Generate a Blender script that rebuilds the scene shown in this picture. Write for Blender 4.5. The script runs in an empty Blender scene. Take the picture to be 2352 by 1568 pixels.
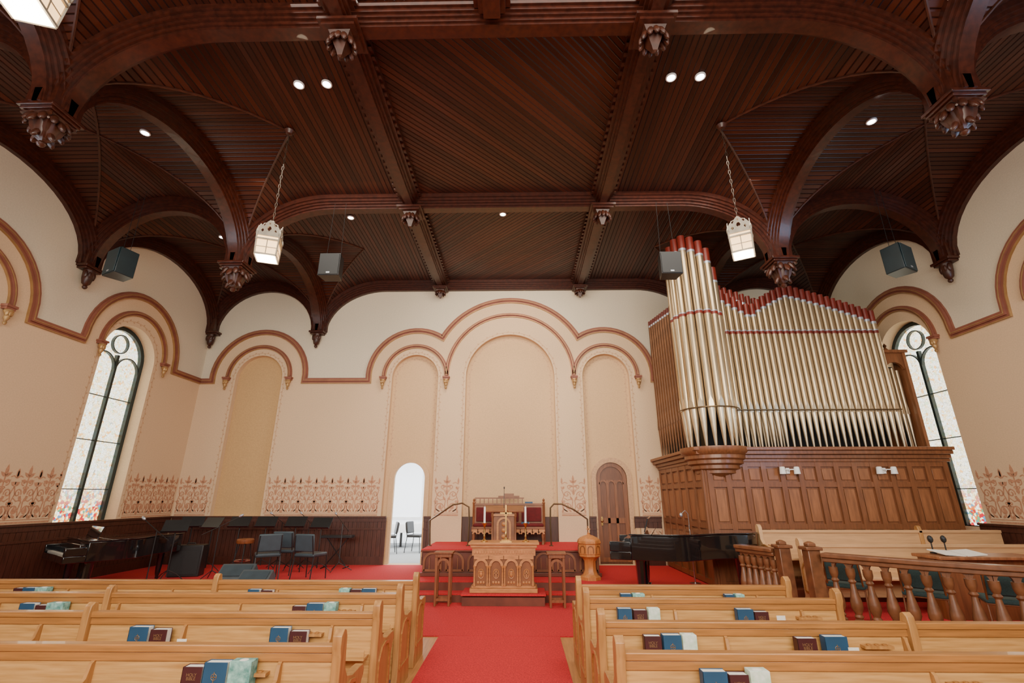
import bpy, bmesh, math, random
from math import sin, cos, pi, radians, sqrt, atan2, tan
from mathutils import Vector, Matrix
from mathutils.geometry import tessellate_polygon
random.seed(4)
COL = bpy.context.scene.collection
CAM = Vector((0.26, 0, 1.8)); F = 1080.0; TH = radians(18.3); YA = radians(1.0)
def P(px, py, X=None, Y=None, Z=None):
    x = (px-1176)/F; u = (784-py)/F
    f = cos(TH)-u*sin(TH); z = sin(TH)+u*cos(TH)
    d = Vector((x*cos(YA)-f*sin(YA), f*cos(YA)+x*sin(YA), z))
    if Y is not None: t = (Y-CAM.y)/d.y
    elif X is not None: t = (X-CAM.x)/d.x
    else: t = (Z-CAM.z)/d.z
    return CAM+d*t
# ------------------------------------------------------------ materials
def mat(name, c, r=.5, m=0., v=.12, s=6., bump=0., c2=None, st=(1,1,1), emit=0., ec=None, coat=0.):
    M = bpy.data.materials.new(name); M.use_nodes = True
    n = M.node_tree.nodes; l = M.node_tree.links; b = n['Principled BSDF']
    tc = n.new('ShaderNodeTexCoord'); mp = n.new('ShaderNodeMapping'); mp.inputs['Scale'].default_value = st
    nz = n.new('ShaderNodeTexNoise'); nz.inputs['Scale'].default_value = s; nz.inputs['Detail'].default_value = 5
    rp = n.new('ShaderNodeValToRGB')
    ca = [max(0, k*(1-v)) for k in c]; cb = list(c2) if c2 else [min(1, k*(1+v)) for k in c]
    rp.color_ramp.elements[0].position = .3; rp.color_ramp.elements[1].position = .7
    rp.color_ramp.elements[0].color = (*ca, 1); rp.color_ramp.elements[1].color = (*cb, 1)
    l.new(tc.outputs['Object'], mp.inputs['Vector']); l.new(mp.outputs[0], nz.inputs['Vector'])
    l.new(nz.outputs['Fac'], rp.inputs['Fac']); l.new(rp.outputs[0], b.inputs['Base Color'])
    b.inputs['Roughness'].default_value = r; b.inputs['Metallic'].default_value = m
    b.inputs['Coat Weight'].default_value = coat
    if bump:
        bp = n.new('ShaderNodeBump'); bp.inputs['Strength'].default_value = bump; bp.inputs['Distance'].default_value = .01
        l.new(nz.outputs['Fac'], bp.inputs['Height']); l.new(bp.outputs[0], b.inputs['Normal'])
    if emit:
        b.inputs['Emission Color'].default_value = (*(ec or c), 1); b.inputs['Emission Strength'].default_value = emit
    return M
M = {}
M['cream'] = mat('cream plaster', (.66,.58,.44), .85, v=.05, s=40, bump=.15)
M['tan'] = mat('tan plaster', (.66,.47,.295), .85, v=.05, s=40, bump=.15)
M['ochre'] = mat('ochre plaster', (.54,.34,.155), .85, v=.07, s=30, bump=.15)
M['niche'] = mat('golden tan plaster', (.61,.40,.215), .85, v=.05, s=30, bump=.15)
M['terra'] = mat('terracotta paint', (.25,.085,.052), .55, v=.1)
M['gilt'] = mat('gilt edge', (.42,.25,.10), .45, m=.4, v=.15)
M['stencil'] = mat('stencil paint', (.47,.235,.135), .8, v=.2, s=30)
M['stencil2'] = mat('pale stencil paint', (.53,.33,.19), .8, v=.15, s=30)
M['rib'] = mat('dark mahogany', (.044,.0088,.0036), .36, v=.4, s=5, st=(3,3,3), coat=.08)
M['carve'] = mat('carved mahogany', (.052,.0135,.006), .4, v=.4, s=9)
M['wains'] = mat('dark wainscot wood', (.062,.018,.010), .45, v=.35, s=4, st=(12,12,1))
M['pew'] = mat('honey oak x', (.50,.245,.07), .38, v=.16, s=3, st=(1,16,16), c2=(.65,.37,.13), coat=.15)
M['pewend'] = mat('honey oak end', (.40,.18,.05), .4, v=.2, s=3, st=(10,10,1), c2=(.5,.25,.08))
M['pewcap'] = mat('oak cap', (.38,.165,.045), .35, v=.2, s=3, st=(1,16,16), coat=.2)
M['choir'] = mat('pale oak', (.58,.34,.165), .45, v=.12, s=3, st=(1,14,14))
M['organ'] = mat('brown oak', (.20,.072,.027), .4, v=.25, s=3, st=(9,9,1), coat=.1)
M['organp'] = mat('brown oak panel', (.27,.105,.042), .4, v=.25, s=3, st=(9,9,1))
M['rail'] = mat('balustrade oak', (.165,.062,.026), .36, v=.25, s=4, st=(3,3,3), coat=.1)
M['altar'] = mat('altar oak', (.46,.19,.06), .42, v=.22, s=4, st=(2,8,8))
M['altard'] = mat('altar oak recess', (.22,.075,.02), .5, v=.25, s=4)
M['stand'] = mat('stand oak', (.20,.062,.02), .42, v=.25, s=4, st=(8,8,1))
M['pulpitw'] = mat('pulpit oak', (.21,.075,.028), .42, v=.25, s=5)
M['font'] = mat('font oak', (.48,.18,.05), .38, v=.2, s=5, st=(6,6,1))
M['doorw'] = mat('dark door oak', (.14,.05,.022), .42, v=.2, s=4, st=(8,8,1))
M['plat'] = mat('platform mahogany', (.13,.034,.018), .4, v=.3, s=4)
M['red'] = mat('red carpet', (.50,.014,.020), .95, v=.3, s=60, bump=.5)
M['velvet'] = mat('red velvet', (.11,.004,.006), .85, v=.2, s=20)
M['floorw'] = mat('floor wood', (.44,.19,.06), .45, v=.2, s=3, st=(14,1,14))
M['black'] = mat('black plastic', (.012,.012,.013), .4, v=.2)
M['piano'] = mat('black lacquer', (.006,.006,.007), .12, v=.1, coat=.8)
M['spk'] = mat('teal-lit dark cabinet', (.006,.016,.020), .4, v=.2)  # teal light falling on the outer loudspeakers, put into the cabinet colour
M['grille'] = mat('teal-lit speaker grille', (.008,.028,.036), .5, v=.6, s=200)  # same teal light put into the grille colour
M['bgrille'] = mat('black speaker grille', (.008,.009,.010), .6, v=.6, s=200)
M['greybox'] = mat('grey vinyl', (.06,.075,.085), .55, v=.15)
M['bluegrey'] = mat('blue grey vinyl', (.035,.055,.07), .5, v=.15)
M['teal'] = mat('teal upholstery', (.035,.07,.07), .8, v=.2, s=60)
M['chrome'] = mat('chrome', (.6,.6,.6), .2, m=1, v=.05)
M['brass'] = mat('brass', (.62,.38,.13), .25, m=1, v=.1)
M['bronze'] = mat('antique brass rail', (.14,.095,.05), .35, m=.8, v=.1)
M['gold'] = mat('gold pipe', (.50,.385,.24), .33, m=.82, v=.12, s=3, st=(2,2,.6))
M['pipefoot'] = mat('gold pipe foot', (.60,.49,.33), .33, m=.78, v=.12)
M['oldpipe'] = mat('dull bronze pipe', (.17,.075,.033), .38, m=.5, v=.2)
M['pred'] = mat('pipe red', (.15,.016,.009), .4, v=.15)
M['silver'] = mat('pipe silver', (.42,.45,.5), .35, m=.6, v=.1)
M['white'] = mat('white paint', (.85,.84,.82), .6, v=.04)
M['wax'] = mat('candle wax', (.85,.83,.78), .5, v=.03)
M['page'] = mat('paper', (.80,.77,.70), .8, v=.06, s=80)
M['bible'] = mat('maroon cover', (.055,.008,.010), .5, v=.2)
M['hymn'] = mat('blue cover', (.012,.065,.14), .5, v=.15)
M['tissue'] = mat('teal print tissue box', (.04,.32,.28), .6, v=.5, s=25, c2=(.35,.62,.55))
M['tissueg'] = mat('pale green tissue box', (.5,.7,.48), .6, v=.12, s=25, c2=(.8,.84,.78))
M['foil'] = mat('gold foil', (.32,.19,.09), .4, m=.5)
M['dark'] = mat('matt black', (.006,.006,.006), .9, v=.1)  # plain black of the organ backdrop and the speaker cables
M['ivory'] = mat('ivory keys', (.5,.48,.42), .3, v=.03)
M['lampglass'] = mat('lantern glass', (1,.72,.4), .5, v=.1, emit=2.6, ec=(1,.58,.24))
M['lampbot'] = mat('lantern diffuser', (1,.95,.85), .5, v=.02, emit=14, ec=(1,.90,.74))
M['spot'] = mat('downlight glow', (1,.97,.9), .5, v=.02, emit=20, ec=(1,.96,.9))
M['lantern'] = mat('lantern metal', (.34,.30,.24), .4, m=.5, v=.2)
M['chainm'] = mat('dark bronze chain', (.09,.07,.05), .4, m=.6, v=.2)
M['beyond'] = mat('self-lit white room paint', (.85,.87,.9), .8, v=.03, emit=1.0, ec=(.93,.97,1))  # white walls given a glow of their own, so the hall looks brightly lit
M['greyfloor'] = mat('grey carpet', (.30,.31,.31), .9, v=.1, s=40)
M['frame'] = mat('window frame dark green', (.012,.028,.03), .4, v=.1)
def boards():
    m = bpy.data.materials.new('ceiling boards'); m.use_nodes = True
    n = m.node_tree.nodes; l = m.node_tree.links; b = n['Principled BSDF']
    uv = n.new('ShaderNodeUVMap'); sp = n.new('ShaderNodeSeparateXYZ'); l.new(uv.outputs[0], sp.inputs[0])
    mu = n.new('ShaderNodeMath'); mu.operation = 'MULTIPLY'; mu.inputs[1].default_value = 1/.085; l.new(sp.outputs[0], mu.inputs[0])
    fl = n.new('ShaderNodeMath'); fl.operation = 'FLOOR'; l.new(mu.outputs[0], fl.inputs[0])
    fr = n.new('ShaderNodeMath'); fr.operation = 'FRACT'; l.new(mu.outputs[0], fr.inputs[0])
    wn = n.new('ShaderNodeTexWhiteNoise'); wn.noise_dimensions = '1D'; l.new(fl.outputs[0], wn.inputs['W'])
    rp = n.new('ShaderNodeValToRGB'); l.new(wn.outputs['Value'], rp.inputs[0])
    rp.color_ramp.elements[0].color = (.030,.0062,.0024,1); rp.color_ramp.elements[1].color = (.072,.0150,.0058,1)
    g = n.new('ShaderNodeValToRGB'); l.new(fr.outputs[0], g.inputs[0])
    e = g.color_ramp.elements; e[0].color = (.15,.15,.15,1); e[0].position = .0; e[1].position = .14; e[1].color = (1,1,1,1)
    a = e.new(.88); a.color = (1,1,1,1); a = e.new(1.0); a.color = (.15,.15,.15,1)
    mx = n.new('ShaderNodeMix'); mx.data_type = 'RGBA'; mx.blend_type = 'MULTIPLY'; mx.inputs[0].default_value = 1
    l.new(rp.outputs[0], mx.inputs[6]); l.new(g.outputs[0], mx.inputs[7]); l.new(mx.outputs[2], b.inputs['Base Color'])
    bp = n.new('ShaderNodeBump'); bp.inputs['Strength'].default_value = .8; bp.inputs['Distance'].default_value = .012
    l.new(g.outputs[0], bp.inputs['Height']); l.new(bp.outputs[0], b.inputs['Normal'])
    b.inputs['Roughness'].default_value = .36; b.inputs['Specular IOR Level'].default_value = .32
    return m
M['boards'] = boards()
def glassmat():
    m = bpy.data.materials.new('stained glass'); m.use_nodes = True
    n = m.node_tree.nodes; l = m.node_tree.links; b = n['Principled BSDF']
    tc = n.new('ShaderNodeTexCoord'); sp = n.new('ShaderNodeSeparateXYZ'); l.new(tc.outputs['Object'], sp.inputs[0])
    vo = n.new('ShaderNodeTexVoronoi'); vo.inputs['Scale'].default_value = 22; l.new(tc.outputs['Object'], vo.inputs['Vector'])
    ve = n.new('ShaderNodeTexVoronoi'); ve.feature = 'DISTANCE_TO_EDGE'; ve.inputs['Scale'].default_value = 22; l.new(tc.outputs['Object'], ve.inputs['Vector'])
    hs = n.new('ShaderNodeSeparateColor'); l.new(vo.outputs['Color'], hs.inputs[0])
    rp = n.new('ShaderNodeValToRGB'); l.new(hs.outputs[0], rp.inputs[0]); rp.color_ramp.interpolation = 'CONSTANT'
    e = rp.color_ramp.elements; e[0].color = (.7,.14,.015,1); e[1].position = .2; e[1].color = (1,.62,.2,1)
    for p, c in ((.4,(.06,.2,.36,1)),(.48,(1,.85,.5,1)),(.68,(.42,.01,.02,1)),(.8,(.08,.28,.14,1)),(.88,(.85,.9,.95,1))):
        k = e.new(p); k.color = c
    r2 = n.new('ShaderNodeValToRGB'); l.new(hs.outputs[1], r2.inputs[0]); r2.color_ramp.interpolation = 'CONSTANT'
    e = r2.color_ramp.elements; e[0].color = (1,.92,.72,1); e[1].position = .35; e[1].color = (1,.76,.40,1)
    for p, c in ((.5,(.95,.97,.85,1)),(.72,(.7,.82,.52,1)),(.78,(1,.88,.6,1)),(.95,(.95,.5,.16,1))):
        k = e.new(p); k.color = c
    mr = n.new('ShaderNodeMapRange'); l.new(sp.outputs[2], mr.inputs[0])
    mr.inputs[1].default_value = 1.6; mr.inputs[2].default_value = 2.3; mr.inputs[3].default_value = .0; mr.inputs[4].default_value = 1
    mx = n.new('ShaderNodeMix'); mx.data_type = 'RGBA'; l.new(mr.outputs[0], mx.inputs[0]); l.new(rp.outputs[0], mx.inputs[6]); l.new(r2.outputs[0], mx.inputs[7])
    gr = n.new('ShaderNodeValToRGB'); l.new(ve.outputs[0], gr.inputs[0]); gr.color_ramp.elements[0].color = (.05,.05,.05,1); gr.color_ramp.elements[1].position = .06
    m2 = n.new('ShaderNodeMix'); m2.data_type = 'RGBA'; m2.blend_type = 'MULTIPLY'; m2.inputs[0].default_value = .8
    l.new(mx.outputs[2], m2.inputs[6]); l.new(gr.outputs[0], m2.inputs[7])
    l.new(m2.outputs[2], b.inputs['Emission Color']); b.inputs['Emission Strength'].default_value = 3.0  # panes emit their colours in place of daylight from outside
    b.inputs['Base Color'].default_value = (.1,.1,.1,1)
    return m
M['glass'] = glassmat()
# ------------------------------------------------------------ mesh builder
ORG = {}
class MB:
    def __init__(s): s.v = []; s.f = []; s.M = Matrix()
    def add(s, vs, fs):
        o = len(s.v); s.v += [s.M @ Vector(p) for p in vs]; s.f += [tuple(i+o for i in f) for f in fs]; return s
    def box(s, x0, x1, y0, y1, z0, z1):
        return s.add([(x0,y0,z0),(x1,y0,z0),(x1,y1,z0),(x0,y1,z0),(x0,y0,z1),(x1,y0,z1),(x1,y1,z1),(x0,y1,z1)],
                     [(0,3,2,1),(4,5,6,7),(0,1,5,4),(1,2,6,5),(2,3,7,6),(3,0,4,7)])
    def at(s, loc, rx=0, ry=0, rz=0):
        s.M = Matrix.Translation(Vector(loc)) @ Matrix.Rotation(rz,4,'Z') @ Matrix.Rotation(ry,4,'Y') @ Matrix.Rotation(rx,4,'X'); return s
    def lathe(s, prof, c=(0,0,0), n=16, ph=0.):
        vs = []; fs = []; k = len(prof)
        for i in range(n):
            a = 2*pi*i/n+ph
            for r, z in prof: vs.append((c[0]+r*cos(a), c[1]+r*sin(a), c[2]+z))
        for i in range(n):
            j = (i+1) % n
            for q in range(k-1): fs.append((i*k+q, j*k+q, j*k+q+1, i*k+q+1))
        if prof[0][0] > 1e-4: fs.append(tuple(i*k for i in reversed(range(n))))
        if prof[-1][0] > 1e-4: fs.append(tuple(i*k+k-1 for i in range(n)))
        return s.add(vs, fs)
    def tube(s, pts, r, n=8, closed=False):
        pts = [Vector(p) for p in pts]; k = len(pts); vs = []; fs = []; ref = None
        for i, p in enumerate(pts):
            a = pts[(i-1) % k] if (i > 0 or closed) else p; b = pts[(i+1) % k] if (i < k-1 or closed) else p
            t = (b-a).normalized()
            if ref is None: ref = Vector((0,0,1)) if abs(t.z) < .9 else Vector((1,0,0))
            x = (ref-t*ref.dot(t)).normalized(); y = t.cross(x); ref = x
            rr = r[i] if isinstance(r, (list, tuple)) else r
            for q in range(n):
                g = 2*pi*q/n; vs.append(p+x*cos(g)*rr+y*sin(g)*rr)
        for i in range(k if closed else k-1):
            for q in range(n):
                fs.append((i*n+q, i*n+(q+1) % n, ((i+1) % k)*n+(q+1) % n, ((i+1) % k)*n+q))
        if not closed: fs += [tuple(reversed(range(n))), tuple((k-1)*n+q for q in range(n))]
        return s.add(vs, fs)
    def ell(s, c, r, rx=0, ry=0, rz=0, n=8):
        old = s.M; s.M = old @ Matrix.Translation(Vector(c)) @ Matrix.Rotation(rz,4,'Z') @ Matrix.Rotation(ry,4,'Y') @ Matrix.Rotation(rx,4,'X') @ Matrix.Diagonal((*r,1))
        s.lathe([(sin(pi*i/6), -cos(pi*i/6)) for i in range(7)], n=n); s.M = old; return s
    def prism(s, poly, mp, d0, d1, holes=()):
        loops = [list(poly)]+[list(h) for h in holes]; fl = [p for L in loops for p in L]
        tr = tessellate_polygon([[Vector((p[0],p[1],0)) for p in L] for L in loops])
        n = len(fl); vs = [mp(p[0],p[1],d0) for p in fl]+[mp(p[0],p[1],d1) for p in fl]
        fs = [tuple(t) for t in tr]+[tuple(i+n for i in reversed(t)) for t in tr]; o = 0
        for L in loops:
            k = len(L)
            for i in range(k): j = (i+1) % k; fs.append((o+i,o+j,o+j+n,o+i+n))
            o += k
        return s.add(vs, fs)
    def band(s, path, w0, w1, mp, d0, d1):
        n = len(path); A = []; B = []
        for i in range(n):
            p = Vector(path[i]); a = Vector(path[max(0,i-1)]); b = Vector(path[min(n-1,i+1)])
            d1_ = (p-a).normalized() if i > 0 else (b-p).normalized(); d2_ = (b-p).normalized() if i < n-1 else d1_
            n1 = Vector((-d1_.y,d1_.x)); n2 = Vector((-d2_.y,d2_.x)); m = (n1+n2)
            m = m.normalized() if m.length > 1e-6 else n1
            k = 1/max(.35, m.dot(n1)); A.append(p+m*w0*k); B.append(p+m*w1*k)
        vs = []
        for i in range(n): vs += [mp(A[i].x,A[i].y,d0), mp(A[i].x,A[i].y,d1), mp(B[i].x,B[i].y,d1), mp(B[i].x,B[i].y,d0)]
        fs = []
        for i in range(n-1):
            for q in range(4): fs.append((i*4+q, i*4+(q+1) % 4, i*4+4+(q+1) % 4, i*4+4+q))
        fs += [(0,1,2,3), (n*4-1,n*4-2,n*4-3,n*4-4)]
        return s.add(vs, fs)
    def build(s, name, m, parent=None, bevel=0, smooth=True, uv=None):
        me = bpy.data.meshes.new(name); o = ORG.get(parent, Vector())
        me.from_pydata([tuple(p-o) for p in s.v], [], s.f); me.validate()
        bm = bmesh.new(); bm.from_mesh(me); bmesh.ops.recalc_face_normals(bm, faces=bm.faces); bm.to_mesh(me); bm.free()
        me.materials.append(M[m] if isinstance(m, str) else m)
        if smooth: me.shade_smooth(); me.set_sharp_from_angle(angle=radians(38))
        ob = bpy.data.objects.new(name, me); COL.objects.link(ob)
        if parent: ob.parent = parent; ORG[ob] = o
        if bevel:
            b = ob.modifiers.new('bevel', 'BEVEL'); b.width = bevel; b.segments = 2; b.limit_method = 'ANGLE'
        return ob
def thing(name, label, cat, loc=(0,0,0), group=None, world=True):
    o = bpy.data.objects.new(name, None); COL.objects.link(o); o.location = loc; o.empty_display_size = .1
    o['label'] = label; o['category'] = cat
    if group: o['group'] = group
    if world: ORG[o] = Vector(loc)
    return o
def tag(o, label, cat, group=None):
    o['label'] = label; o['category'] = cat
    if group: o['group'] = group
    return o
def struct(mb, name, m, parent=None, **k):
    o = mb.build(name, m, parent, **k)
    if not parent: o['kind'] = 'structure'
    return o
TN = [0]
def trim(mb, m, **k):
    TN[0] += 1; return struct(mb, 'trim_%d' % TN[0], m, **k)
def copy_tree(o, loc, rz=0, label=None, sc=None):
    def cp(a, par):
        c = a.copy(); COL.objects.link(c)
        if par: c.parent = par
        for ch in a.children: cp(ch, c)
        return c
    r = cp(o, None); r.location = loc; r.rotation_euler = (0,0,rz)
    if label: r['label'] = label
    return r
def place(first, spots):   # spots: (loc, rz, label[, scale])
    src = first
    for i, q in enumerate(spots):
        loc, rz, lab = q[:3]
        o = first if i == 0 else copy_tree(src, loc, rz, lab)
        o.location = loc; o.rotation_euler = (0,0,rz); o['label'] = lab
        if len(q) > 3: o.scale = (q[3],)*3
ORD = ['first','second','third','fourth','fifth','sixth','seventh','eighth','ninth','tenth','eleventh','twelfth','thirteenth','fourteenth','fifteenth','sixteenth','seventeenth','eighteenth','nineteenth','twentieth','twenty-first','twenty-second','twenty-third','twenty-fourth','twenty-fifth','twenty-sixth']
def arc(cx, cz, r, a0, a1, n=20): return [(cx+r*cos(radians(a0+(a1-a0)*i/n)), cz+r*sin(radians(a0+(a1-a0)*i/n))) for i in range(n+1)]
def archpoly(cx, r, z0, zc, n=18): return [(cx-r,z0)]+arc(cx,zc,r,180,0,n)+[(cx+r,z0)]
LX, RX, BY, CZ = -8.2, 8.4, 12.0, .3
mB = lambda u,z,d: (u, BY-d, z)
mL = lambda u,z,d: (LX+d, u, z)
mR = lambda u,z,d: (RX-d, u, z)
# ------------------------------------------------------------ floors
ch = [(LX,7.9),(-1.95,7.9),(-1.95,9.75),(1.3,9.75),(1.5,9.2),(1.8,7.7),(3.45,7.7),(3.45,6.6),(5.3,4.8),(RX,4.8),(RX,BY),(LX,BY)]
mZ = lambda u,v,d: (u,v,d)
struct(MB().box(LX,RX,-3.4,BY,-.12,0), 'floor', 'floorw')
struct(MB().prism(ch, mZ, .001, .285), 'floor_chancel', 'plat', smooth=False)
struct(MB().prism([(a,b) for a,b in ch], mZ, .286, CZ), 'floor_chancel_carpet', 'red', smooth=False)
struct(MB().box(-1.94,1.36,9.42,9.749,.001,.13), 'floor_step', 'plat')
struct(MB().box(-1.94,1.36,9.42,9.749,.131,.15), 'floor_step_carpet', 'red')
tag(MB().box(-.86,.78,-3.3,7.29,.001,.014).build('aisle_carpet','red'), 'long bright red carpet runner in the centre aisle between the pews', 'carpet')
tag(MB().prism([(-8.1,7.3),(1.75,7.3),(1.75,7.72),(1.48,9.1),(1.25,9.41),(-1.93,9.41),(-1.93,7.89),(-8.1,7.89)],mZ,.001,.014).build('front_carpet','red',smooth=False), 'wide red carpet on the floor before the chancel steps and the altar', 'carpet')
# ------------------------------------------------------------ wall back
path = [(LX,4.71)]+arc(-6.65,4.83,1.24,185.5,-5.5,26)+arc(-2.5,4.85,1.24,186.5,56.7,18)+arc(0,4.88,2.08,150.6,29.4,26)+arc(2.5,4.85,1.24,123.3,-6.5,18)+[(RX,4.71)]
n_left = archpoly(-6.65,.62,1.35,4.79); n_a = archpoly(-2.5,.61,CZ,4.8); n_c = archpoly(0,1.16,CZ+.001,4.81,26); n_b = archpoly(2.5,.61,CZ,4.8)
struct(MB().prism([(LX,CZ-.3)]+path+[(RX,CZ-.3)], lambda u,z,d:(u,BY+d,z), 0, .14, [n_left,n_a,n_c,n_b]), 'wall_back', 'tan')
struct(MB().prism(path+[(RX,7.6),(LX,7.6)], lambda u,z,d:(u,BY+d,z), 0, .14), 'wall_back_upper', 'cream')
dr = archpoly(-2.5,.39,CZ+.001,2.24); dr2 = archpoly(2.5,.39,CZ+.001,2.24)
for nm, r, cx, mt, h in (('wall_back_niche_left',.75,-6.65,'ochre',()),('wall_back_niche_mid',1.3,0,'niche',()),('wall_back_niche_door_left',.75,-2.5,'niche',(dr,)),('wall_back_niche_door_right',.75,2.5,'niche',(dr2,))):
    struct(MB().prism([(cx-r,CZ-.2),(cx-r,5.8 if r<1 else 6.2),(cx+r,5.8 if r<1 else 6.2),(cx+r,CZ-.2)], lambda u,z,d:(u,BY+.141+d,z), 0, .12, h), nm, mt)
def mould(path, mp, col='terra', big=True):
    k = .95 if big else .7
    trim(MB().band(path,-.07*k,.07*k,mp,.001,.035).band(path,-.03*k,.045*k,mp,.035,.07), col)
    trim(MB().band(path,-.085*k,-.07*k,mp,.001,.04).band(path,-.006,.006,mp,.07,.08), 'gilt')
mould(path, mB)
for cx, r, zc in ((-6.65,.83,4.82),(-2.5,.83,4.82),(2.5,.83,4.82),(0,1.67,4.86)):
    mould(arc(cx,zc,r,180,0,30), mB, big=False)
def corbel_small(name, label, loc, rz):
    t = thing(name, label, 'corbel', group='carved plaster corbels at the hood mouldings', world=False)
    MB().box(-.09,.09,-.12,0,.1,.14).box(-.075,.075,-.1,0,.06,.1).build('abacus','terra',t)
    b = MB().lathe([(.0,-.2),(.02,-.19),(.03,-.16),(.018,-.13),(.045,-.08),(.035,-.03),(.07,.03),(.06,.06)],(0,-.07,0),10)
    for a in (-.9,0,.9): b.ell((.05*sin(a),-.07-.045*cos(a),0),(.025,.02,.055),rz=a)
    b.build('carving','gilt',t)
    t.location = loc; t.rotation_euler = (0,0,rz); return t
cs = corbel_small('wall_corbel','',(0,0,0),0)
place(cs, [((-6.65-.83,BY,4.66),0,'small carved corbel at left foot of the arch over the far left blind niche'),
 ((-6.65+.83,BY,4.66),0,'small carved corbel at right foot of the arch over the far left blind niche'),
 ((-3.33,BY,4.66),0,'small carved corbel at the outer left foot of the triple arch'),
 ((-1.67,BY,4.66),0,'small carved corbel between the open-doorway arch and the tall middle arch'),
 ((1.67,BY,4.66),0,'small carved corbel between the tall middle arch and the brown-door arch'),
 ((3.33,BY,4.66),0,'small carved corbel at the outer right foot of the triple arch, beside the organ'),
 ((LX,8.85,4.66),pi/2,'small carved corbel at left foot of the left stained glass window hood'),
 ((LX,10.6,4.66),pi/2,'small carved corbel at right foot of the left stained glass window hood'),
 ((LX,7.03,4.66),pi/2,'small carved corbel at the extreme left edge of the photo'),
 ((RX,8.85,4.66),-pi/2,'small carved corbel on the right wall at the foot of the window hood')])
# ------------------------------------------------------------ side walls with windows
WC = [9.64, 6.2, 2.6]; HC = [9.72, 6.2, 2.6]
for side in ('left','right'):
    mp = mL if side == 'left' else mR; sg = 1
    ext = (lambda u,z,d: (LX-d,u,z)) if side == 'left' else (lambda u,z,d: (RX+d,u,z))
    sp = [(-3.4,4.71),(2.6-1.24,4.71)]+arc(2.6,4.83,1.24,180,0,20)+[(3.86,4.71),(4.94,4.71)]+arc(6.2,4.83,1.24,180,0,22)+[(7.45,4.71),(8.46,4.71)]+arc(9.72,4.83,1.24,180,0,22)+[(10.97,4.71),(BY,4.71)]
    ops = [archpoly(w,.70,1.3,4.66) for w in WC]
    struct(MB().prism([(-3.4,0)]+sp+[(BY,0)], ext, 0, .36, ops), 'wall_%s' % side, 'tan')
    struct(MB().prism(sp+[(BY,7.6),(-3.4,7.6)], ext, 0, .36), 'wall_%s_upper' % side, 'cream')
    mould(sp, mp)
    for w in HC: mould(arc(w,4.8,.87,180,0,26), mp, big=False)
WN = 0
for side in ('left','right'):
    ext = (lambda u,z,d: (LX-d,u,z)) if side == 'left' else (lambda u,z,d: (RX+d,u,z))
    for w in WC[:2]:
        WN += 1
        wroot = struct(MB().band(archpoly(w,.655,1.25,4.66),-.045,.045,ext,.24,.34).box(*( (LX-.34,LX-.02) if side=='left' else (RX+.02,RX+.34)),w-.69,w+.69,1.14,1.30), 'window_%d' % WN, 'frame')
        MB().band([(w,1.3),(w,4.72)],-.028,.028,ext,.24,.31).build('mullion','frame',wroot)
        for s_ in (-1,1): MB().band(arc(w+s_*.32,4.42,.30,180,0,14),-.012,.012,ext,.25,.31).build('light_arch','frame',wroot)
        MB().band(arc(w,4.97,.2,0,360,20),-.010,.010,ext,.25,.31).build('roundel','frame',wroot)
        for zz in (1.95,2.9,3.8): MB().band([(w-.63,zz),(w+.63,zz)],-.008,.008,ext,.255,.30).build('glazing_bar','frame',wroot)
        MB().prism(archpoly(w,.64,1.25,4.66), ext, .315,.325).build('glass','glass',wroot)
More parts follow.
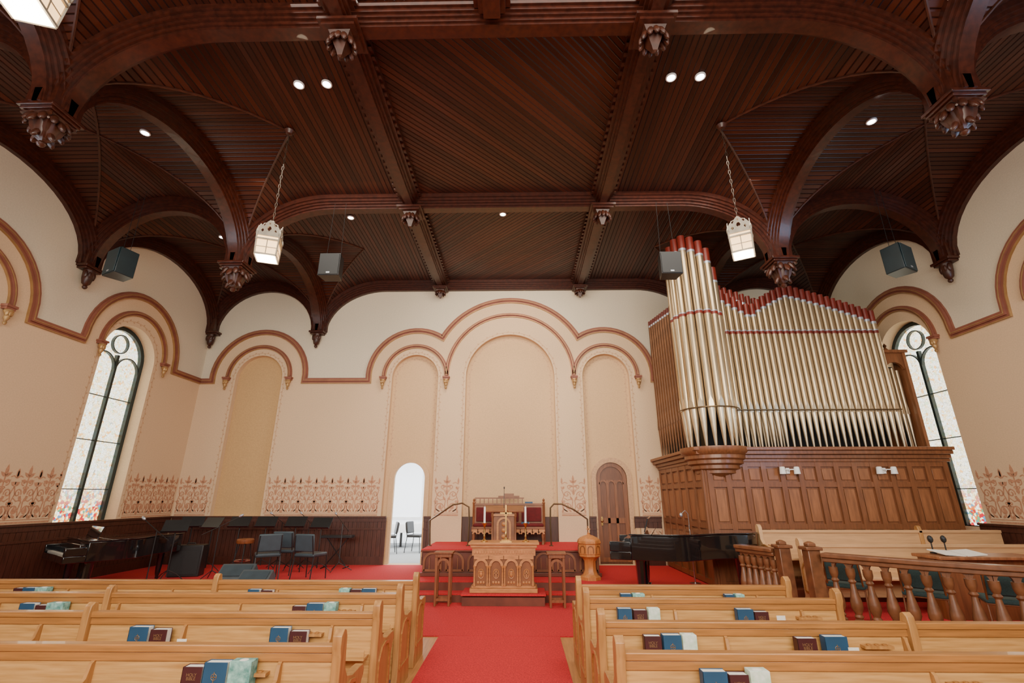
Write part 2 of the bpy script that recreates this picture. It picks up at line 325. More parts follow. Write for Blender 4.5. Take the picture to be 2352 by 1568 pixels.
# ------------------------------------------------------------ stencil frieze and niche borders
def spiral(cx, cz, r0, r1, a0, turns, n=20): return [(cx+(r0+(r1-r0)*i/n)*cos(a0+turns*2*pi*i/n), cz+(r0+(r1-r0)*i/n)*sin(a0+turns*2*pi*i/n)) for i in range(n+1)]
def leaf(mb, x, z, a, L, w, mp, d=.004):
    ca, sa = cos(a), sin(a); pts = [(0,0),(.3,.5),(.65,.42),(1,0),(.65,-.42),(.3,-.5)]
    mb.prism([(x+L*p*ca-w*q*sa, z+L*p*sa+w*q*ca) for p,q in pts], mp, .001, d)
def motif(mb, cx, z0, mp, sx=1.):
    R = lambda p, w=.012: mb.band([(cx+sx*a, z0+b) for a,b in p], -w, w, mp, .001, .003)
    for s_ in (-1,1):
        R([(s_*a,b) for a,b in spiral(.125,.16,.105,.02,-pi/2,1.4)],.011)
        R([(s_*a,b) for a,b in spiral(.14,.44,.075,.015,-pi*.9,-1.3)],.010)
        R([(s_*a,b) for a,b in spiral(.075,.62,.055,.012,-pi*.6,1.2)],.009)
        R([(s_*a,b) for a,b in spiral(.215,.6,.04,.01,pi*.2,-1.1,12)],.008)
        R([(s_*a,b) for a,b in spiral(.205,.27,.045,.01,-pi*.7,1.2,12)],.008)
        R([(s_*a,b) for a,b in spiral(.03,.52,.03,.008,0,1.1,10)],.007)
        R([(0,.05),(s_*.04,.16),(s_*.02,.3),(s_*.07,.4)],.010)
        R([(s_*.14,.05),(s_*.23,.12),(s_*.24,.3),(s_*.2,.42),(s_*.245,.55)],.010)
        R([(s_*.06,.33),(s_*.13,.31),(s_*.2,.36)],.008)
        R([(s_*.12,.70),(s_*.18,.72),(s_*.245,.68)],.008)
        leaf(mb,cx+sx*s_*.125,z0+.1,pi/2,.13,.06,mp); leaf(mb,cx,z0+.70,pi/2-s_*.85,.12,.05,mp); leaf(mb,cx,z0+.62,pi/2-s_*1.3,.12,.045,mp)
        leaf(mb,cx+sx*s_*.02,z0+.3,pi/2-s_*.6,.12,.05,mp); leaf(mb,cx+sx*s_*.24,z0+.55,pi/2+s_*.7,.10,.045,mp); leaf(mb,cx+sx*s_*.2,z0+.26,pi/2-s_*1.2,.08,.045,mp)
        leaf(mb,cx+sx*s_*.24,z0+.68,pi/2,.16,.045,mp); leaf(mb,cx+sx*s_*.05,z0+.04,pi/2-s_*.9,.1,.04,mp); leaf(mb,cx+sx*s_*.24,z0+.02,pi/2+s_*.3,.1,.045,mp)
    R([(0,.5),(0,.7)],.011); leaf(mb,cx,z0+.70,pi/2,.20,.06,mp); leaf(mb,cx,z0+.42,pi/2,.14,.06,mp)
def frieze(u0, u1, mp):
    mb = MB(); n = max(1, round((u1-u0)/.42)); w = (u1-u0)/n
    for i in range(n): motif(mb, u0+w*(i+.5), 1.42, mp, w/.5)
    mb.band([(u0,1.39),(u1,1.39)],-.016,.016,mp,.001,.003).band([(u0,1.435),(u1,1.435)],-.007,.007,mp,.001,.003)
    trim(mb, 'stencil', smooth=False)
for a in ((-8.15,-7.4),(-5.94,-3.2),(-1.83,-1.25),(1.25,1.83),(3.17,3.62)): frieze(*a, mB)
frieze(6.9,8.86,mL); frieze(10.47,11.95,mL); frieze(5.0,8.86,mR)
def vine(cx, r, z0, zc, mp, m):
    mb = MB(); pts = archpoly(cx,r,z0,zc,26); mb.band(pts,-.006,.006,mp,.001,.003)
    for i in range(len(pts)-1):
        a = Vector(pts[i]); b = Vector(pts[i+1]); n = max(1,int((b-a).length/.1)); an = atan2((b-a).y,(b-a).x)
        for k in range(n):
            p = a+(b-a)*(k+.5)/n; leaf(mb,p.x,p.y,an+(.8 if (i+k)%2 else -.8),.06,.03,mp)
    trim(mb, m, smooth=False)
mN = lambda u,z,d: (u,BY+.14-d,z)
vine(0,1.07,1.35,4.81,mN,'stencil2'); vine(-2.5,.53,2.75,4.8,mN,'stencil2'); vine(2.5,.53,2.75,4.8,mN,'stencil2'); vine(-6.65,.68,1.4,4.79,mB,'stencil2'); vine(0,1.22,2.4,4.81,mB,'stencil2')
vine(9.64,.78,1.4,4.68,mL,'stencil2'); vine(2.5,.67,2.4,4.8,mB,'stencil2'); vine(-2.5,.67,2.4,4.8,mB,'stencil2')
# ------------------------------------------------------------ wainscot
def wains(u0, u1, mp, gap=.1):
    mb = MB(); n = max(1,round((u1-u0)/gap)); w = (u1-u0)/n
    for i in range(n): mb.prism([(u0+w*i+.004,.42),(u0+w*i+.004,1.24),(u0+w*(i+1)-.004,1.24),(u0+w*(i+1)-.004,.42)],mp,.012,.03)
    q = lambda z0,z1,d: mb.prism([(u0,z0),(u0,z1),(u1,z1),(u1,z0)],mp,.001,d)
    q(.3,1.3,.014); q(.3,.48,.045); q(1.06,1.1,.045); q(1.24,1.33,.045); q(1.33,1.365,.075)
    trim(mb,'wains')
wains(-8.15,-2.96,mB); wains(-2.06,-1.9,mB); wains(1.9,2.06,mB); wains(2.96,3.6,mB); wains(4.9,11.93,mL); wains(4.9,9.05,mR)
q = MB().prism([(-1.16,.8),(-1.16,1.35),(1.16,1.35),(1.16,.8)], mN, .001,.03); trim(q,'wains')
# ------------------------------------------------------------ doors
for cx in (-2.5,2.5): trim(MB().band(archpoly(cx,.44,CZ,2.24),-.06,.06,mN,.001,.03), 'niche' if cx<0 else 'stencil2')
fr = struct(MB().prism(archpoly(2.5,.385,CZ+.002,2.24), lambda u,z,d:(u,BY+.2+d,z), 0,.05), 'door_2', 'doorw')
d = MB(); mD = lambda u,z,dd:(u,BY+.2-dd,z)
d.band(archpoly(2.5,.33,.35,2.24),-.05,.05,mD,.001,.03)
for z0,z1 in ((.35,.45),(1.2,1.32)): d.prism([(2.2,z0),(2.2,z1),(2.8,z1),(2.8,z0)],mD,.001,.028)
for x in (2.4,2.6): d.prism([(x-.03,.4),(x-.03,2.2),(x+.03,2.2),(x+.03,.4)],mD,.001,.028)
for x in (2.3,2.5,2.7): d.band(arc(x,2.1,.085,180,0,10),-.02,.02,mD,.001,.03)
d.build('panelling','organ',fr)
MB().ell((2.22,BY+.13,1.25),(.03,.03,.03)).box(2.2,2.24,BY+.15,BY+.17,1.15,1.35).build('door_handle','brass',fr)
# room beyond the open door
struct(MB().box(-4.8,-.6,BY+.28,17.5,.18,CZ), 'floor_hall', 'greyfloor')
b = MB().box(-4.9,-4.8,BY+.3,17.6,.3,3.5).box(-.6,-.5,BY+.3,17.6,.3,3.5).box(-4.8,-.6,17.5,17.6,.3,3.5); struct(b,'wall_hall','beyond')
struct(MB().box(-4.9,-.5,BY+.28,17.6,3.5,3.6),'ceiling_hall','white')
fr = struct(MB().band([(-4.3,1.1),(-4.3,3.0),(-3.2,3.0),(-3.2,1.1),(-4.3,1.1)],-.04,.04,lambda u,z,d:(u,17.5-d,z),0,.04),'window_hall','white')
# ------------------------------------------------------------ ceiling
TOP, ZS, N = 7.5, 6.1, 12
S = [sin(pi/2*i/N) for i in range(-N,N+1)]
prof = lambda s: ZS+(TOP-ZS)*sqrt(max(0,1-s*s))
GY = [12.0,8.1,4.3,.6,-3.1]
vs, fs, uvs = [], [], []
def face(pts, kind, arcs):
    o = len(vs); vs.extend(pts); fs.append(tuple(range(o,o+len(pts)))); uvs.extend(arcs)
def alen(S_, w):
    out = [0]
    for i in range(1,len(S_)): out.append(out[-1]+sqrt(((S_[i]-S_[i-1])*w)**2+(prof(S_[i])-prof(S_[i-1]))**2))
    return out
def cell(xc, xa, sx, yc, yb):
    AX = alen(sx,xa); AY = alen(S,yb)
    def V(i,j): return (xc+xa*sx[i], yc+yb*S[j], prof(min(abs(sx[i]),abs(S[j]))))
    for i in range(len(sx)-1):
        for j in range(len(S)-1):
            a = abs((sx[i]+sx[i+1])/2); b_ = abs((S[j]+S[j+1])/2)
            if abs(a-b_) > 1e-6: polys = [((i,j),(i+1,j),(i+1,j+1),(i,j+1))]
            elif (sx[i]+sx[i+1])*(S[j]+S[j+1]) > 0: polys = [((i,j),(i+1,j),(i+1,j+1)),((i,j),(i+1,j+1),(i,j+1))]
            else: polys = [((i,j),(i+1,j),(i,j+1)),((i+1,j),(i+1,j+1),(i,j+1))]
            for p in polys:
                ms = abs(sum(sx[k[0]] for k in p)/len(p)); mt = abs(sum(S[k[1]] for k in p)/len(p))
                if ms < mt: u = [(AX[k[0]], yc+yb*S[k[1]]) for k in p]
                else: u = [(AY[k[1]]+.03, xc+xa*sx[k[0]]) for k in p]
                face([V(*k) for k in p], 0, u)
for bi in range(len(GY)-1):
    y1, y0 = GY[bi], GY[bi+1]; yc = (y0+y1)/2; yb = (y1-y0)/2
    cell(-6.7,1.5,S,yc,yb); cell(6.8,1.6,S,yc,yb)
    cell(-3.5,1.7,S[:N+1],yc,yb); cell(3.5,1.7,S[N:],yc,yb)
    for x0,x1 in ((-3.5,-1.9),(1.9,3.5)): face([(x0,y0,TOP),(x1,y0,TOP),(x1,y1,TOP),(x0,y1,TOP)],0,[(x0,y0),(x1,y0),(x1,y1),(x0,y1)])
    sg = -1 if bi % 2 else 1
    q = [(-1.9,y0),(1.9,y0),(1.9,y1),(-1.9,y1)]; face([(x,y,TOP) for x,y in q],0,[((x+sg*y)*.7071+20,y) for x,y in q])
me = bpy.data.meshes.new('ceiling'); me.from_pydata(vs,[],fs); ul = me.uv_layers.new(name='UVMap')
for i,u in enumerate(uvs): ul.data[i].uv = u
me.materials.append(M['boards']); ce = bpy.data.objects.new('ceiling',me); COL.objects.link(ce); ce['kind'] = 'structure'
struct(MB().box(LX-.3,RX+.3,-3.4,BY+.14,7.62,7.7),'ceiling_deck','rib')
ZI, ZR = 6.05, 7.25
def ribpath(a0, a1, kind='full', g=.2, n=22):
    if kind == 'full':
        c = (a0+a1)/2; R = (a1-a0)/2-g
        return [(c-R*cos(pi*i/n), ZI+(ZR-ZI)*sin(pi*i/n)) for i in range(n+1)]
    q = [(-3.45-1.55*cos(pi/2*i/14), ZI+(ZR-ZI)*sin(pi/2*i/14)) for i in range(15)]
    return q+[(-x,z) for x,z in reversed(q)]
def rib(pth, axis, c, side=0, D=.27):
    st = [(.085,0),(.085,.035),(.115,.035),(.115,.08),(.15,.08),(.15,.12),(.185,.12),(.185,.17),(.22,.17),(.22,D)]
    if side == 0: pf = [(-v,w) for v,w in reversed(st)]+st
    elif side > 0: pf = [(0,D),(0,0)]+st
    else: pf = [(-v,w) for v,w in reversed(st)]+[(0,0),(0,D)]
    pf = pf; k = len(pf); vv = []; ff = []; n = len(pth)
    for i,(u,z) in enumerate(pth):
        a = pth[max(0,i-1)]; b = pth[min(n-1,i+1)]; t = Vector((b[0]-a[0],b[1]-a[1])).normalized()
        if i == 0: t = Vector((0,1))
        if i == n-1: t = Vector((0,-1))
        nx, nz = -t.y, t.x
        for v,w in pf:
            uu, zz = u+nx*w, z+nz*w
            vv.append((uu, c+v, zz) if axis == 'x' else (c+v, uu, zz))
    for i in range(n-1):
        for q in range(k): ff.append((i*k+q, i*k+(q+1)%k, (i+1)*k+(q+1)%k, (i+1)*k+q))
    ff += [tuple(range(k)), tuple((n-1)*k+q for q in range(k))]
    return MB().add(vv, ff)
for c in GY[1:4]:
    for a,b in ((LX,-5.2),(5.2,RX)): trim(rib(ribpath(a,b),'x',c),'rib')
    trim(rib(ribpath(0,0,'mid'),'x',c),'rib')
    for x in (-5.2,5.2): trim(MB().box(x-.17,x+.17,c-.17,c+.17,6.052,6.75),'rib')
    for x0,x1 in ((LX+.002,LX+.17),(RX-.17,RX-.002)): trim(MB().box(x0,x1,c-.17,c+.17,6.052,6.75),'rib')
for x in (-5.2,5.2): trim(MB().box(x-.17,x+.17,BY-.17,BY-.003,6.052,6.75),'rib')
trim(MB().box(LX+.002,LX+.2,BY-.2,BY-.003,6.052,6.9),'rib')
for a,b in ((LX,-5.2),(5.2,RX)): trim(rib(ribpath(a,b),'x',BY-.002,-1),'rib')
trim(rib(ribpath(0,0,'mid'),'x',BY-.002,-1),'rib')
for i in range(4):
    y1,y0 = GY[i],GY[i+1]
    for x in (-5.2,5.2): trim(rib(ribpath(y0,y1),'y',x),'rib')
    trim(rib(ribpath(y0,y1),'y',LX+.002,1),'rib'); trim(rib(ribpath(y0,y1),'y',RX-.002,-1),'rib')
for x in (-1.9,1.9):
    mb = MB()
    for hw,z in ((.07,7.24),(.1,7.28),(.14,7.32),(.19,7.38),(.23,7.43)): mb.box(x-hw,x+hw,-3.3,BY-.02,z,7.499)
    for k in range(100): mb.box(x-.235,x+.235,-3.2+k*.15,-3.14+k*.15,7.395,7.42)
    trim(mb,'rib')
mb = MB()
for hw,z in ((.1,7.2),(.16,7.28),(.22,7.38)): mb.box(-.05-hw,-.05+hw,-3.3,4.1,z,7.499)
trim(mb,'rib')
# groin mouldings: thin strips along the vault creases
def groin(xc,xa,yc,yb,sgx):
    for sy in (-1,1):
        pts = [(xc+sgx*xa*s_, yc+sy*yb*s_, prof(s_)-.008) for s_ in [sin(pi/2*i/12)*.97 for i in range(13)]]
        trim(MB().tube(pts,.018,6),'carve')
for bi in range(3):
    yc = (GY[bi]+GY[bi+1])/2; yb = (GY[bi]-GY[bi+1])/2
    for s_ in (-1,1): groin(-6.7,1.5,yc,yb,s_); groin(6.8,1.6,yc,yb,s_)
    groin(-3.5,1.7,yc,yb,-1); groin(3.5,1.7,yc,yb,1)
# ------------------------------------------------------------ carved pendants
def carve(t, k=1.):
    MB().box(-.25*k,.25*k,-.25*k,.25*k,.0,.05).box(-.22*k,.22*k,-.22*k,.22*k,-.04,.0).build('cap','rib',t,bevel=.008)
    b = MB().lathe([(.0,-.5),(.03,-.49),(.05,-.45),(.03,-.42),(.09,-.38),(.16*k,-.26),(.2*k,-.14),(.25*k,-.04)],n=4,ph=pi/4)
    b.lathe([(.0,-.5),(.04,-.48),(.055,-.45),(.03,-.41),(.08,-.37),(.12*k,-.3),(.16*k,-.15)],n=12)
    for q in range(4):
        for a,zz in ((-.5,-.12),(0,-.17),(.5,-.12),(0,-.33)):
            an = q*pi/2+a; r = (.2 if zz>-.2 else .1)*k
            b.ell((r*cos(an),r*sin(an),zz),(.04,.05,.1),ry=-.5,rz=an)
        an = q*pi/2+pi/4; r = .2*k
        b.tube([(r*1.1*cos(an)+.045*cos(w)*cos(an),r*1.1*sin(an)+.045*cos(w)*sin(an),-.1+.045*sin(w)) for w in [j*pi/4 for j in range(7)]],[.03,.03,.027,.025,.022,.02,.015],6)
    b.build('carving','carve',t)
ct = thing('carved_pendant','','carved pendant',world=False,group='carved wooden pendants where the ceiling ribs meet'); carve(ct)
sp = []
for y,w,k in ((8.1,'smaller and further away',1.),(4.3,'large near top of picture',.84)):
    for x,wd in ((-5.2,'left'),(5.2,'right')): sp.append(((x,y,6.052-.05*k),0,'carved wooden rib pendant %s of the centre ceiling, %s' % (wd,w),k))
place(ct, sp)
ct2 = thing('carved_wall_pendant','','carved pendant',world=False,group='carved wooden pendants where the ribs meet the walls'); 
MB().box(-.2,.2,-.22,0,0,.05).box(-.17,.17,-.19,0,-.04,0).build('cap','rib',ct2,bevel=.008)
b = MB().lathe([(.0,-.42),(.035,-.4),(.045,-.37),(.03,-.34),(.07,-.3),(.09,-.2),(.1,-.04)],(0,-.11,0),12)
for a in (-1.1,-.4,.4,1.1):
    b.ell((.1*sin(a),-.11-.07*cos(a),-.13),(.035,.03,.08),rz=a)
b.build('carving','carve',ct2)
place(ct2, [((-5.2,BY,6.0),0,'carved rib corbel on the back wall between blind niche and open doorway'),
 ((LX+.12,BY-.0,6.0),0,'carved rib corbel in the back left corner of the room'),
 ((LX,8.1,6.0),pi/2,'carved rib corbel on the left wall left of the stained glass window'),
 ((RX,8.1,6.0),-pi/2,'carved rib corbel on the right wall right of the stained glass window')])
ct3 = thing('carved_beam_boss','','ceiling boss',world=False,group='carved bosses at the beam crossings')
MB().box(-.24,.24,-.24,.24,0,.04).box(-.2,.2,-.2,.2,-.04,0).build('cap','rib',ct3)
b = MB().lathe([(0,-.34),(.04,-.32),(.06,-.27),(.1,-.2),(.15,-.1),(.19,-.04)],n=4,ph=pi/4)
for q in range(4):
    for a in (-.5,0,.5): b.ell((.14*cos(q*pi/2+a),.14*sin(q*pi/2+a),-.13),(.035,.04,.09),ry=-.4,rz=q*pi/2+a)
b.build('carving','carve',ct3)
place(ct3, [((-1.9,8.1,7.2),0,'carved boss at the far left beam crossing of the flat ceiling'),((1.9,8.1,7.2),0,'carved boss at the far right beam crossing of the flat ceiling'),
 ((-1.9,4.3,7.2),0,'carved boss at the near left beam crossing of the flat ceiling'),((1.9,4.3,7.2),0,'carved boss at the near right beam crossing of the flat ceiling'),
 ((-1.9,BY-.25,7.2),0,'carved drop where the left ceiling beam meets the back wall',.8),((1.9,BY-.25,7.2),0,'carved drop where the right ceiling beam meets the back wall',.8)])
# downlights
dl = thing('ceiling_downlight','','downlight',world=False,group='recessed downlights in the wooden ceiling')
MB().lathe([(.05,-.001),(.075,-.001),(.075,-.02),(.06,-.025),(.05,-.001)],n=20).build('ring','white',dl)
MB().lathe([(0,-.004),(.05,-.004),(.05,-.012),(0,-.012)],n=20).build('bulb','spot',dl)
sp = []
def cz(x,y):
    for i in range(4):
        if GY[i+1] <= y <= GY[i]: t = abs(y-(GY[i]+GY[i+1])/2)/((GY[i]-GY[i+1])/2)
    ax = abs(x); s_ = 0 if ax < 3.5 else ((ax-3.5)/1.7 if ax < 5.2 else abs(ax-6.7)/1.5)
    return prof(min(s_,t,1))
for px,py,lab in ((687,193,'outer downlight of the pair left of the near left beam'),(751,191,'inner downlight of the pair left of the near left beam'),(1541,176,'inner downlight of the pair right of the near right beam'),(1608,174,'outer downlight of the pair right of the near right beam'),
   (334,303,'single downlight in the left groin vault'),(2001,277,'single downlight in the right groin vault'),(806,498,'small far downlight left of the flat ceiling beam'),(1155,490,'single downlight in the middle of the far ceiling panel'),(511,543,'tiny far downlight low in the left vault')):
    p = P(px,py,Z=7.5)
    for _ in range(12): p = P(px,py,Z=(cz(p.x,p.y)+p.z)/2)
    sp.append(((p.x,p.y,p.z-.005),0,'round glowing '+lab))
place(dl, sp)
# ------------------------------------------------------------ lanterns
ln = thing('hanging_lantern','','lantern',world=False,group='square lanterns hung on chains from the ceiling')
h = .15
fr = MB()
for sx in (-1,1):
    for sy in (-1,1): fr.tube([(sx*h*.92,sy*h*.92,-.3),(sx*h,sy*h,.0)],.012,6).ell((sx*h,sy*h,.04),(.02,.02,.05))
for z,w in ((-.3,.92),(0,1.0),(-.06,.99)):
    for a in range(4):
        fr.at((0,0,0),rz=a*pi/2); fr.box(-h*w,h*w,h*w-.01,h*w+.012,z-.012,z+.012)
for a in range(4):
    fr.at((0,0,0),rz=a*pi/2); fr.box(-.006,.006,h*.93,h*.96,-.3,-.06).box(-h*.9,h*.9,h*.94,h*.97,-.19,-.18)
fr.at((0,0,0)); fo = fr.build('frame','lantern',ln)
MB().lathe([(h*.9*1.414,-.29),(h*1.37,-.005)],n=4,ph=pi/4).build('glass_pane','lampglass',fo,smooth=False)
MB().box(-h*.9,h*.9,-h*.9,h*.9,-.312,-.3).build('diffuser','lampbot',fo)
cr = MB()
for a in range(4):
    cr.at((0,0,0),rz=a*pi/2)
    mp = lambda u,z,d,: (u,h-.005+d,z)
    cr.prism([(-h,0),(-h-.01,.09),(-.11,.17),(-.07,.15),(-.04,.22),(0,.26),(.04,.22),(.07,.15),(.11,.17),(h+.01,.09),(h,0)],mp,0,.008,[[(x*.03,.11+z*.045) for x,z in ((1,0),(.6,.8),(0,1),(-.6,.8),(-1,0),(0,-1))],[(.085+x*.02,.075+z*.03) for x,z in ((1,0),(0,1),(-1,0),(0,-1))],[(-.085+x*.02,.075+z*.03) for x,z in ((1,0),(0,1),(-1,0),(0,-1))],[(x*.012,.2+z*.02) for x,z in ((1,0),(0,1),(-1,0),(0,-1))]])
    cr.tube([(h*.95,h*.95,.02),(h*.6,h*.6,.22),(0,0,.3)],.008,6)
cr.at((0,0,0)); cr.lathe([(0,.27),(.03,.28),(.03,.32),(0,.34)],n=10); cr.build('crown','lantern',ln)
cn = MB()
for k in range(20):
    z = .36+k*.085; ax = k % 2
    cn.tube([((.014*cos(w) if ax else 0),(0 if ax else .014*cos(w)),z+.045*sin(w)) for w in [j*pi/4 for j in range(8)]],.004,5,closed=True)
cn.build('chain','chainm',ln)
MB().lathe([(.0,1.95),(.05,1.96),(.08,2.02),(.05,2.05)],n=12).build('ceiling_cup','carve',ln)
LP = [(-3.48,6.15,5.45),(3.52,6.15,5.45),(-3.6,2.6,5.74),(3.5,2.5,5.76)]
place(ln, [(LP[0],.35,'glowing square lantern on a chain left of centre, before the far ribs'),(LP[1],-.5,'glowing square lantern on a chain right of centre, by the organ pipes'),
  (LP[2],.3,'glowing square lantern cut off by the top left corner of the photo'),(LP[3],.3,'glowing square lantern cut off by the top right corner of the photo')])
# ------------------------------------------------------------ hanging loudspeakers
def speaker(bm_, gm_):
    sk = thing('hanging_loudspeaker','','loudspeaker',world=False,group='loudspeakers hung from the ceiling')
    sb = MB().prism([(-.22,-.17),(.22,-.17),(.17,.15),(-.17,.15)], lambda u,v,d:(u,v,d), -.25,.25).build('body',bm_,sk,bevel=.012)
    MB().box(-.2,.2,-.185,-.172,-.235,.235).build('grille',gm_,sb,bevel=.004)
    MB().box(-.035,.035,-.189,-.186,-.21,-.18).build('badge','silver',sb)
    for s_ in (-1,1): MB().tube([(s_*.15,0,.25),(s_*.12,0,1.55)],.004,5).build('cable','dark',sk)
    return sk
place(speaker('spk','grille'), [((-7.0,7.6,5.83),-.45,'dark loudspeaker with teal light in its colour, hung high before the left wall'),((7.1,7.75,5.86),.5,'dark loudspeaker with teal light in its colour, hung high before the right wall window')])  # teal variant: tint of the light is in the material
place(speaker('black','bgrille'), [((-3.17,7.7,5.79),0,'near-black loudspeaker hung between lantern and far ribs, left of centre',.88),((3.0,7.8,5.82),0,'near-black loudspeaker hung in front of the tallest organ pipes',.88)])
# ------------------------------------------------------------ organ
OX, OF, OB = 3.66, 9.1, 2.68
t = thing('organ_case','large brown oak pipe organ case with panelled front below the gold pipes','organ',(5.9,10.5,CZ))
ob_ = MB().box(OX+.02,8.15,OF+.03,BY-.02,CZ,2.5).build('body','organ',t)
mF = lambda u,z,d:(u,OF+.03-d,z); mS = lambda u,z,d:(OX+.02-d,u,z)
def panelset(mp, u0, u1, cols, rows, mbf):
    w = (u1-u0)/cols
    for i in range(cols+1): x = u0+w*i; mbf.prism([(x-.045,.32),(x-.045,2.42),(x+.045,2.42),(x+.045,.32)],mp,.0,.04)
    for z in rows: mbf.prism([(u0,z-.045),(u0,z+.045),(u1,z+.045),(u1,z-.045)],mp,.0,.035)
    for i in range(cols):
        for a,b in zip(rows[:-1],rows[1:]):
            x0 = u0+w*i+.075; x1 = u0+w*(i+1)-.075
            if b > .95: MB().prism([(x0,a+.08),(x0,b-.08),(x1,b-.08),(x1,a+.08)],mp,.0,.018).build('panel','organp',ob_,bevel=.006)
f1 = MB()
panelset(mF,OX+.1,8.1,13,(.36,.9,1.3,2.02,2.38),f1); panelset(mS,OF+.1,BY-.08,6,(.36,.9,1.3,2.02,2.38),f1)
f1.build('frame','organ',t)
c = MB()
for z0,z1,e in ((2.42,2.48,.06),(2.48,2.55,.1),(2.55,2.62,.17),(2.62,2.68,.22)): c.box(OX+.02-e,8.2,OF-e+.03,BY-.02,z0,z1)
c.build('cornice','organ',t,bevel=.008)
TC = (OX+.33,OF+.25)
tw = MB().lathe([(.0,2.12),(.2,2.13),(.26,2.17),(.3,2.2),(.36,2.22),(.36,2.27),(.43,2.3),(.43,2.36),(.5,2.39),(.5,2.45),(.55,2.48),(.55,2.54),(.6,2.58),(.62,2.62),(.62,2.69),(0,2.69)],(TC[0],TC[1],0),32)
tw.build('tower_base','organ',t)
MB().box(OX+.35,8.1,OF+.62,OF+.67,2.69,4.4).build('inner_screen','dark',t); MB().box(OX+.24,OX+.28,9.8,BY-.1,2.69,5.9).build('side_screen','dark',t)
bd = MB().tube([(OX+.72,OF+.12,3.42),(7.68,OF+.12,3.42)],.012,6).tube([(TC[0]+.56*cos(a),TC[1]+.56*sin(a),3.42) for a in [radians(170+8*k) for k in range(22)]],.012,6)
bd.build('pipe_rail','bronze',t)
SO = OF+.3
sf = MB().box(8.12,8.18,SO,SO+.3,2.69,4.62).box(7.7,7.74,SO,SO+.3,2.69,4.62).box(7.66,8.22,SO-.03,SO+.32,4.62,4.68)
sf.prism([(7.74,4.3)]+arc(7.93,4.25,.18,170,10,12)+[(8.12,4.3),(8.12,4.62),(7.74,4.62)],lambda u,z,d:(u,SO+.03+d,z),0,.06)
sf.lathe([(.04,4.68),(.05,4.72),(.02,4.76),(.04,4.8),(0,4.86)],(7.9,SO+.12,0),10)
sf.build('side_frame','organ',t,bevel=.006)
def pipe(label, x, y, r, ztop, group, m='gold', z0=2.69, foot=.72, bandz=5.05, redtop=True, look=-pi/2, cap=.3):
    t = thing('organ_pipe', label, 'organ pipe', (x,y,z0), group)
    c = (x,y,0)
    MB().lathe([(r*.22,z0+.001),(r*.3,z0+.03),(r,z0+foot)],c,14).build('foot','pipefoot' if m=='gold' else m,t)
    zb = ztop-cap if redtop else ztop
    bo = MB().lathe([(r,z0+foot+.001),(r,zb)],c,14).build('body',m,t)
    mo = MB().at((x,y,0),rz=look+pi/2); mo.prism([(-r*.62,z0+foot-.03),(-r*.5,z0+foot+.09),(0,z0+foot+.2),(r*.5,z0+foot+.09),(r*.62,z0+foot-.03)],lambda u,z,d:(u,-r*.78-d,z),0,r*.26); mo.build('mouth','pipefoot' if m=='gold' else m,bo)
    if redtop:
        tc_ = MB().lathe([(r*1.01,zb),(r*1.01,ztop),(r*.8,ztop),(r*.8,ztop-.06)],c,14).build('top_cap','pred',t)
        MB().lathe([(r*1.03,zb-.05),(r*1.03,zb),(r*.9,zb)],c,14).build('top_ring','silver',tc_)
        if bandz and bandz < zb-.15:
            bn_ = MB().lathe([(r*1.03,bandz-.04),(r*1.03,bandz+.02)],c,14).build('band','pred',t)
            MB().lathe([(r*1.025,bandz+.02),(r*1.025,bandz+.045)],c,14).build('band_ring','silver',bn_)
    return t
for i in range(8):
    a = radians(172+21*i); r = .079
    pipe('large gold organ pipe of the rounded corner tower, %s from the left' % ORD[i], TC[0]+.45*cos(a), TC[1]+.45*sin(a), r, [6.85,7.0,7.1,7.12,7.05,6.95,6.8,6.4][i], 'tower pipes of the organ', foot=.75, bandz=5.35, look=a)
NP = 26
for i in range(NP):
    x = 4.56+i*(7.63-4.56)/(NP-1)
    if i < 5: zt = 6.0-.08*i
    elif i <= 11: zt = 5.68+.43*((i-5)/6)**.8
    else: zt = 6.11-.60*((i-11)/14)**1.15
    pipe('gold organ pipe in the long front row, %s from the left' % ORD[i], x, OF+.22, .056, zt, 'front row pipes of the organ',cap=.24)
for i in range(11):
    pipe('bronze pipe on the side of the organ, %s from the back wall' % ORD[i], OX+.08, BY-.15-i*.19, .045, 6.25-.03*i, 'bronze side pipes of the organ', m='oldpipe', bandz=None, look=pi,cap=.12)
for i in range(4):
    pipe('short gold pipe at the right end of the organ, %s from left' % ORD[i], 7.79+i*.088, SO+.18, .038, 4.36-.05*abs(i-1.5), 'short pipes at the right end of the organ', redtop=False)
for i in range(8):
    pipe('gold pipe rising behind the front row by the tower, %s from left' % ORD[i], 4.62+i*.12, OF+.42, .05, 6.2-.05*i, 'second row pipes of the organ',cap=.2)
sc = thing('organ_spotlight','','wall lamp',world=False,group='twin spotlights on the organ front')
MB().box(-.03,.03,-.02,0,-.05,.05).tube([(0,-.02,0),(0,-.07,0)],.01,6).tube([(-.12,-.07,.02),(.12,-.07,.02)],.01,6).build('bracket','white',sc)
for s_ in (-1,1): MB().lathe([(.03,.07),(.045,.06),(.055,-.06),(.045,-.055),(.03,.05)],(s_*.13,-.08,0),12).build('shade','white',sc)
place(sc, [((P(1806,1065,Y=OF-.02).x,OF-.015,2.26),0,'white twin spotlight on the organ front, left one'),((P(2026,1065,Y=OF-.02).x,OF-.015,2.26),0,'white twin spotlight on the organ front, right one')])
